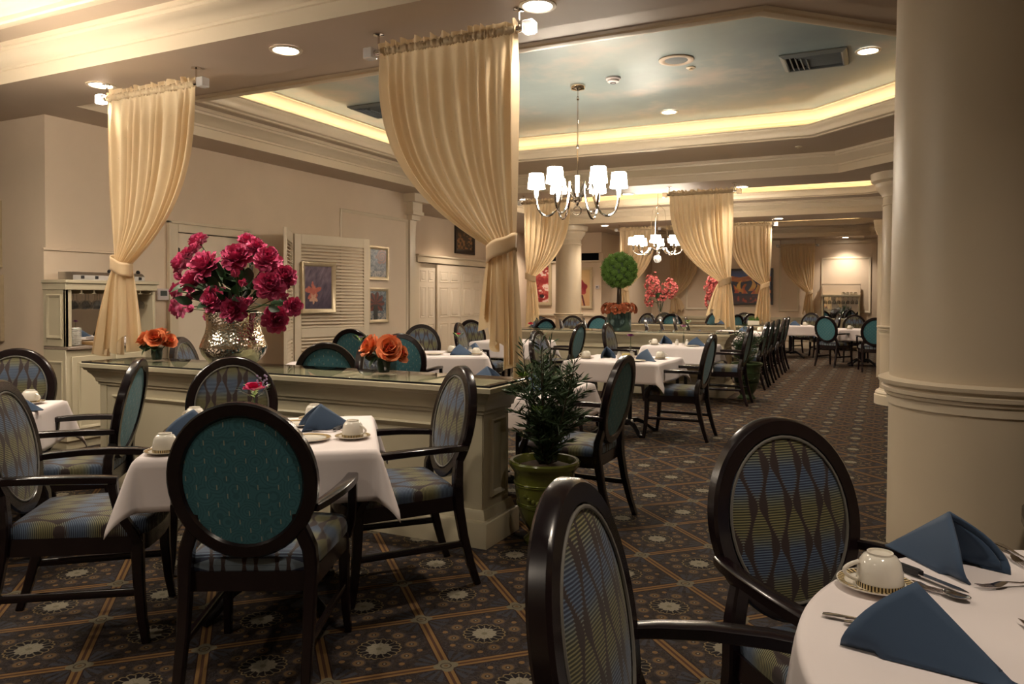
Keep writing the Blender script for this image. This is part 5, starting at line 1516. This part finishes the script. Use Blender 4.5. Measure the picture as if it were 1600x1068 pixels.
picture('pale gilt framed autumn leaf print hung on the louvre door', Matrix.Translation((pc.x, pc.y, 1.175)) @ Matrix.Rotation(an_, 4, 'Z'), .52, .66, .055, M['frame_gold'], art_leaf, 60, 76, .05)
picture('upper gilt framed print of a rust rose on the left wall', on_x(9.38, XL + .002, 1.64), .50, .51, .05, M['frame_gold'], art_rose(.72, .74, .26, True, 0))
picture('lower gilt framed print of a dark tulip on the left wall', on_x(9.38, XL + .002, 1.0), .50, .525, .05, M['frame_gold'], art_rose(.34, .58, .28, False, 1))
picture('dark framed picture high above the sliding doors', on_x(14.55, XS + .002, 2.34), .86, .60, .09, M['frame_dark'], art_dark)
picture('gilt framed painting of red peonies on black', on_y(-8.22, 18.0 - .002, 1.19), 1.10, 1.14, .09, M['frame_gold'], art_peony, 80, 84)
picture('tall gilt framed painting of a red poppy on orange', on_y(-6.86, 18.0 - .002, 1.12), .60, 1.04, .07, M['frame_gold'], art_poppy)
picture('dark framed desert painting of orange rock towers on the far wall', on_y(-3.42, YF - .03, 1.21), 1.22, 1.04, .06, M['frame_dark'], art_desert, 90, 76)
picture('dark artwork with a yellow star beside the corridor door', on_y(-7.62, YF - .03, .95), .62, 1.15, .05, M['frame_dark'], art_star)
picture('upper gilt framed print cut by the left picture edge', on_y(-7.83, 4.34 - .002, 1.655), .66, .63, .055, M['frame_gold'], art_rose(.5, .5, .3, True, 0), 30, 30)
picture('lower gilt framed print cut by the left picture edge', on_y(-7.81, 4.34 - .002, .955), .66, .63, .055, M['frame_gold'], art_rose(.5, .5, .3, False, 1), 30, 30)
th = thing('thermostat', 'white thermostat with dark screen between the hutch and the door', 'thermostat', (XL + .001, 5.573, 1.405))
obj('case', MB().bbox(0, .03, -.07, .07, -.062, .062, .006), M['plastic'], th)
obj('display', MB().bbox(.029, .032, -.04, .045, -.015, .04, .001), M['screen'], th)
th = thing('wall_keypad', 'small pale keypad beside the poppy painting', 'keypad', (-6.43, 18.0 - .001, 1.66))
obj('case', MB().bbox(-.05, .05, -.022, 0, -.045, .045, .005), M['plastic'], th)
obj('display', MB().bbox(-.03, .02, -.025, -.02, -.012, .018, .001), M['screen'], th)

# ================================================================ buffet hutches
def wine_proto():
    t = thing('wine_glass', 'x', 'glass')
    obj('glass_body', MB().lathe([(.033, 0), (.033, -.003), (.006, -.006), (.004, -.012), (.004, -.065), (.012, -.075), (.034, -.10), (.039, -.125), (.034, -.155), (.032, -.155), (.037, -.125), (.032, -.102), (.010, -.079), (.0005, -.076)], 16), M['glassclear'], t)
    return reg(t)
WG = wine_proto()
HX, HY0, HY1 = XL, 4.31, 5.24
hu = thing('buffet_hutch', 'sage cream built-in buffet hutch with mirror niche on the left wall', 'hutch', (HX, (HY0 + HY1) / 2, 0))
D_ = .32; y0, y1 = -(HY1 - HY0) / 2, (HY1 - HY0) / 2
q = MB(); q.bbox(.003, D_, y0, y1, .08, .90); q.bbox(.003, D_ - .03, y0 + .02, y1 - .02, 0, .08)
obj('lower_cabinet', q, M['counter'], hu)
for s in (0, 1):
    a0 = y0 + .05 + s * (y1 - y0 - .06) / 2; a1 = a0 + (y1 - y0) / 2 - .09
    dd = MB().bbox(D_, D_ + .018, a0, a1, .13, .84, .003); frame(dd, 'X', D_ + .018, 1, a0 + .05, a1 - .05, .18, .79, .03, .012)
    cdoor = obj('door', dd, M['counter'], hu)
    obj('knob', MB().sphere((D_ + .03, a1 - .03 if s == 0 else a0 + .03, .70), .014, 8, 6), M['steel'], cdoor)
obj('granite_shelf', MB().bbox(.003, D_ + .03, y0 - .0, y1 + .0, .90, .93, .006), M['granite'], hu)
q = MB().bbox(.003, D_, y0, y0 + .03, .93, 1.47)
q.bbox(D_ - .03, D_, y0, y0 + .06, .93, 1.47); frame(q, 'Y', y0, -1, .06, D_ - .05, 1.0, 1.40, .03, .012)
obj('side_panel', q, M['counter'], hu)
obj('side_panel', MB().bbox(.003, D_, y1 - .03, y1, .93, 1.47), M['counter'], hu)
lowp = MB(); frame(lowp, 'Y', y0, -1, .04, D_ - .04, .16, .80, .03, .012); obj('side_moulding', lowp, M['counter'], hu)
q = MB().bbox(.003, D_ + .02, y0 - .01, y1 + .01, 1.44, 1.50); q.bbox(.003, D_ + .035, y0 - .02, y1 + .02, 1.50, 1.53)
obj('crown_shelf', q, M['counter'], hu)
obj('mirror', MB().box(.004, .010, y0 + .03, y1 - .03, .93, 1.44), M['mirror'], hu, smooth=False)
q = MB().bbox(.002, .02, y0, y1 - .12, 1.53, 1.80); q.bbox(.002, .035, y0 - .01, y1 - .11, 1.80, 1.825)
obj('back_panel', q, M['wall'], hu)
nr = 7
for i in range(nr + 1):
    yy = y0 + .04 + i * (y1 - y0 - .08) / nr
    q = MB().bbox(.02, D_ - .01, yy - .022, yy + .022, 1.405, 1.413, .002); q.bbox(.02, D_ - .01, yy - .008, yy + .008, 1.411, 1.441, .002)
    obj('glass_rail', q, M['counter'], hu)
first = True
ORD = ['', 'second', 'third', 'fourth', 'fifth', 'sixth', 'seventh', 'eighth', 'ninth', 'tenth', 'eleventh', 'twelfth', 'thirteenth']
for i in range(nr):
    for r_ in (0, 1):
        place_ = ('leftmost', 'second from left', 'third from left', 'middle', 'third from right', 'second from right', 'rightmost')[i] + (', back row', ', front row')[r_]
        yy = (HY0 + HY1) / 2 + y0 + .04 + (i + .5) * (y1 - y0 - .08) / nr; xx = HX + .10 + .13 * r_
        lb = 'wine glass hanging in the left hutch rack, ' + place_
        if first: WG.location = (xx, yy, 1.417); WG['label'] = lb; WG['group'] = 'hanging wine glasses in the left hutch'; first = False
        else: dup(WG, (xx, yy, 1.417), 0, lb, 'hanging wine glasses in the left hutch')
def warmer(y, w, label):
    t = thing('food_warmer', label, 'warmer', (HX + .17, y, 1.531))
    q = MB(); prism(q, [(-.10, 0), (.11, 0), (.11, .045), (.075, .075), (-.10, .075)], -w / 2, w / 2)
    q.xf(Matrix(((1, 0, 0, 0), (0, 0, -1, 0), (0, 1, 0, 0), (0, 0, 0, 1))))
    obj('body', q, M['steel'], t, angle=25)
    for k_ in (-1, 0, 1):
        obj('switch', MB().bbox(.109, .116, k_ * w * .3 - .016, k_ * w * .3 + .016, .012, .040, .002), M['black'], t)
    obj('control_knob', MB().sphere((.06, w * .36, .088), .020, 8, 6), M['black'], t)
warmer(4.64, .46, 'steel buffet warmer with black switches on the hutch, left one')
warmer(5.02, .26, 'short steel buffet warmer on the hutch, right of the curtain')
for i in range(14):
    p = tag(obj('dinner_plate', MB().lathe([(.0005, 0), (.055, 0), (.085, .008), (.085, .011), (.05, .004), (.0005, .004)], 24), M['china'], None), 'white dinner plate in the left hutch stack, ' + ('bottom one' if i == 0 else 'topmost' if i == 13 else ('%s from the bottom' % ORD[i])), 'plate', 'stacked dinner plates in the left hutch')
    p.location = (HX + .16, 4.47, .9305 + i * .0115)
b_ = tag(obj('cutting_board', MB().bbox(-.10, .10, -.13, .13, 0, .03, .004), M['board'], None), 'tan wooden board lying on the granite shelf of the left hutch', 'board'); b_.location = (HX + .19, 4.72, .931)
b_ = thing('napkin_stack', 'low stack of white napkins on the granite shelf of the left hutch', 'napkins', (HX + .20, 5.0, .931))
for i in range(4): obj('folded_napkin', MB().bbox(-.08, .08, -.10, .10, i * .014, i * .014 + .012, .003), M['cloth'], b_)

fh = thing('buffet_hutch', 'far buffet with mirror and hanging glasses against the rear wall', 'hutch', (-1.04, YF - .03, 0))
w = .485
q = MB().bbox(-w, w, -.42, -.02, .10, .82); 
for s in (-1, 1): q.bbox(s * (w - .03) - .03, s * (w - .03) + .03, -.42, -.36, 0, .11)
obj('lower_cabinet', q, M['counter'], fh)
for s in (-1, 1):
    dd = MB().bbox(s * w / 2 - .19, s * w / 2 + .19, -.435, -.42, .14, .62, .003); frame(dd, 'Y', -.435, -1, s * w / 2 - .14, s * w / 2 + .14, .18, .58, .03, .012)
    obj('door', dd, M['counter'], fh)
    obj('drawer', MB().bbox(s * w / 2 - .19, s * w / 2 + .19, -.435, -.42, .66, .78, .004), M['counter'], fh)
obj('counter_top', MB().bbox(-w - .02, w + .02, -.45, -.02, .82, .85, .005), M['counter'], fh)
q = MB()
for s in (-1, 1): q.bbox(s * (w - .03) - .02, s * (w - .03) + .02, -.26, -.02, .85, 1.46)
q.bbox(-w, w, -.27, -.02, 1.45, 1.50); obj('upper_case', q, M['counter'], fh)
obj('mirror', MB().box(-w + .05, w - .05, -.035, -.028, .86, 1.45), M['mirror'], fh, smooth=False)
q = MB().bbox(-w, w, -.22, -.18, 1.76, 1.80); q.bbox(-w, w, -.05, -.02, 1.50, 1.80); q.bbox(-w, -w + .03, -.22, -.02, 1.50, 1.78)
obj('niche_frame', q, M['wall'], fh)
obj('glass_rail', MB().bbox(-w + .05, w - .05, -.22, -.06, 1.44, 1.452, .002), M['counter'], fh)
for i in range(8): dup(WG, (-1.04 - .40 + i * .114, YF - .17, 1.4395), 0, 'wine glass hanging in the far buffet, ' + ('leftmost', 'second from left', 'third from left', 'fourth from left', 'fourth from right', 'third from right', 'second from right', 'rightmost')[i], 'hanging wine glasses in the far buffet', 1.25)
for i in range(4): place(CUP, -.98 + i * .10, YF - .15, 1.501, 40, 'upturned white cup on top of the far buffet, ' + ('leftmost', 'second from left', 'second from right', 'rightmost')[i], 'cups on the far buffet')
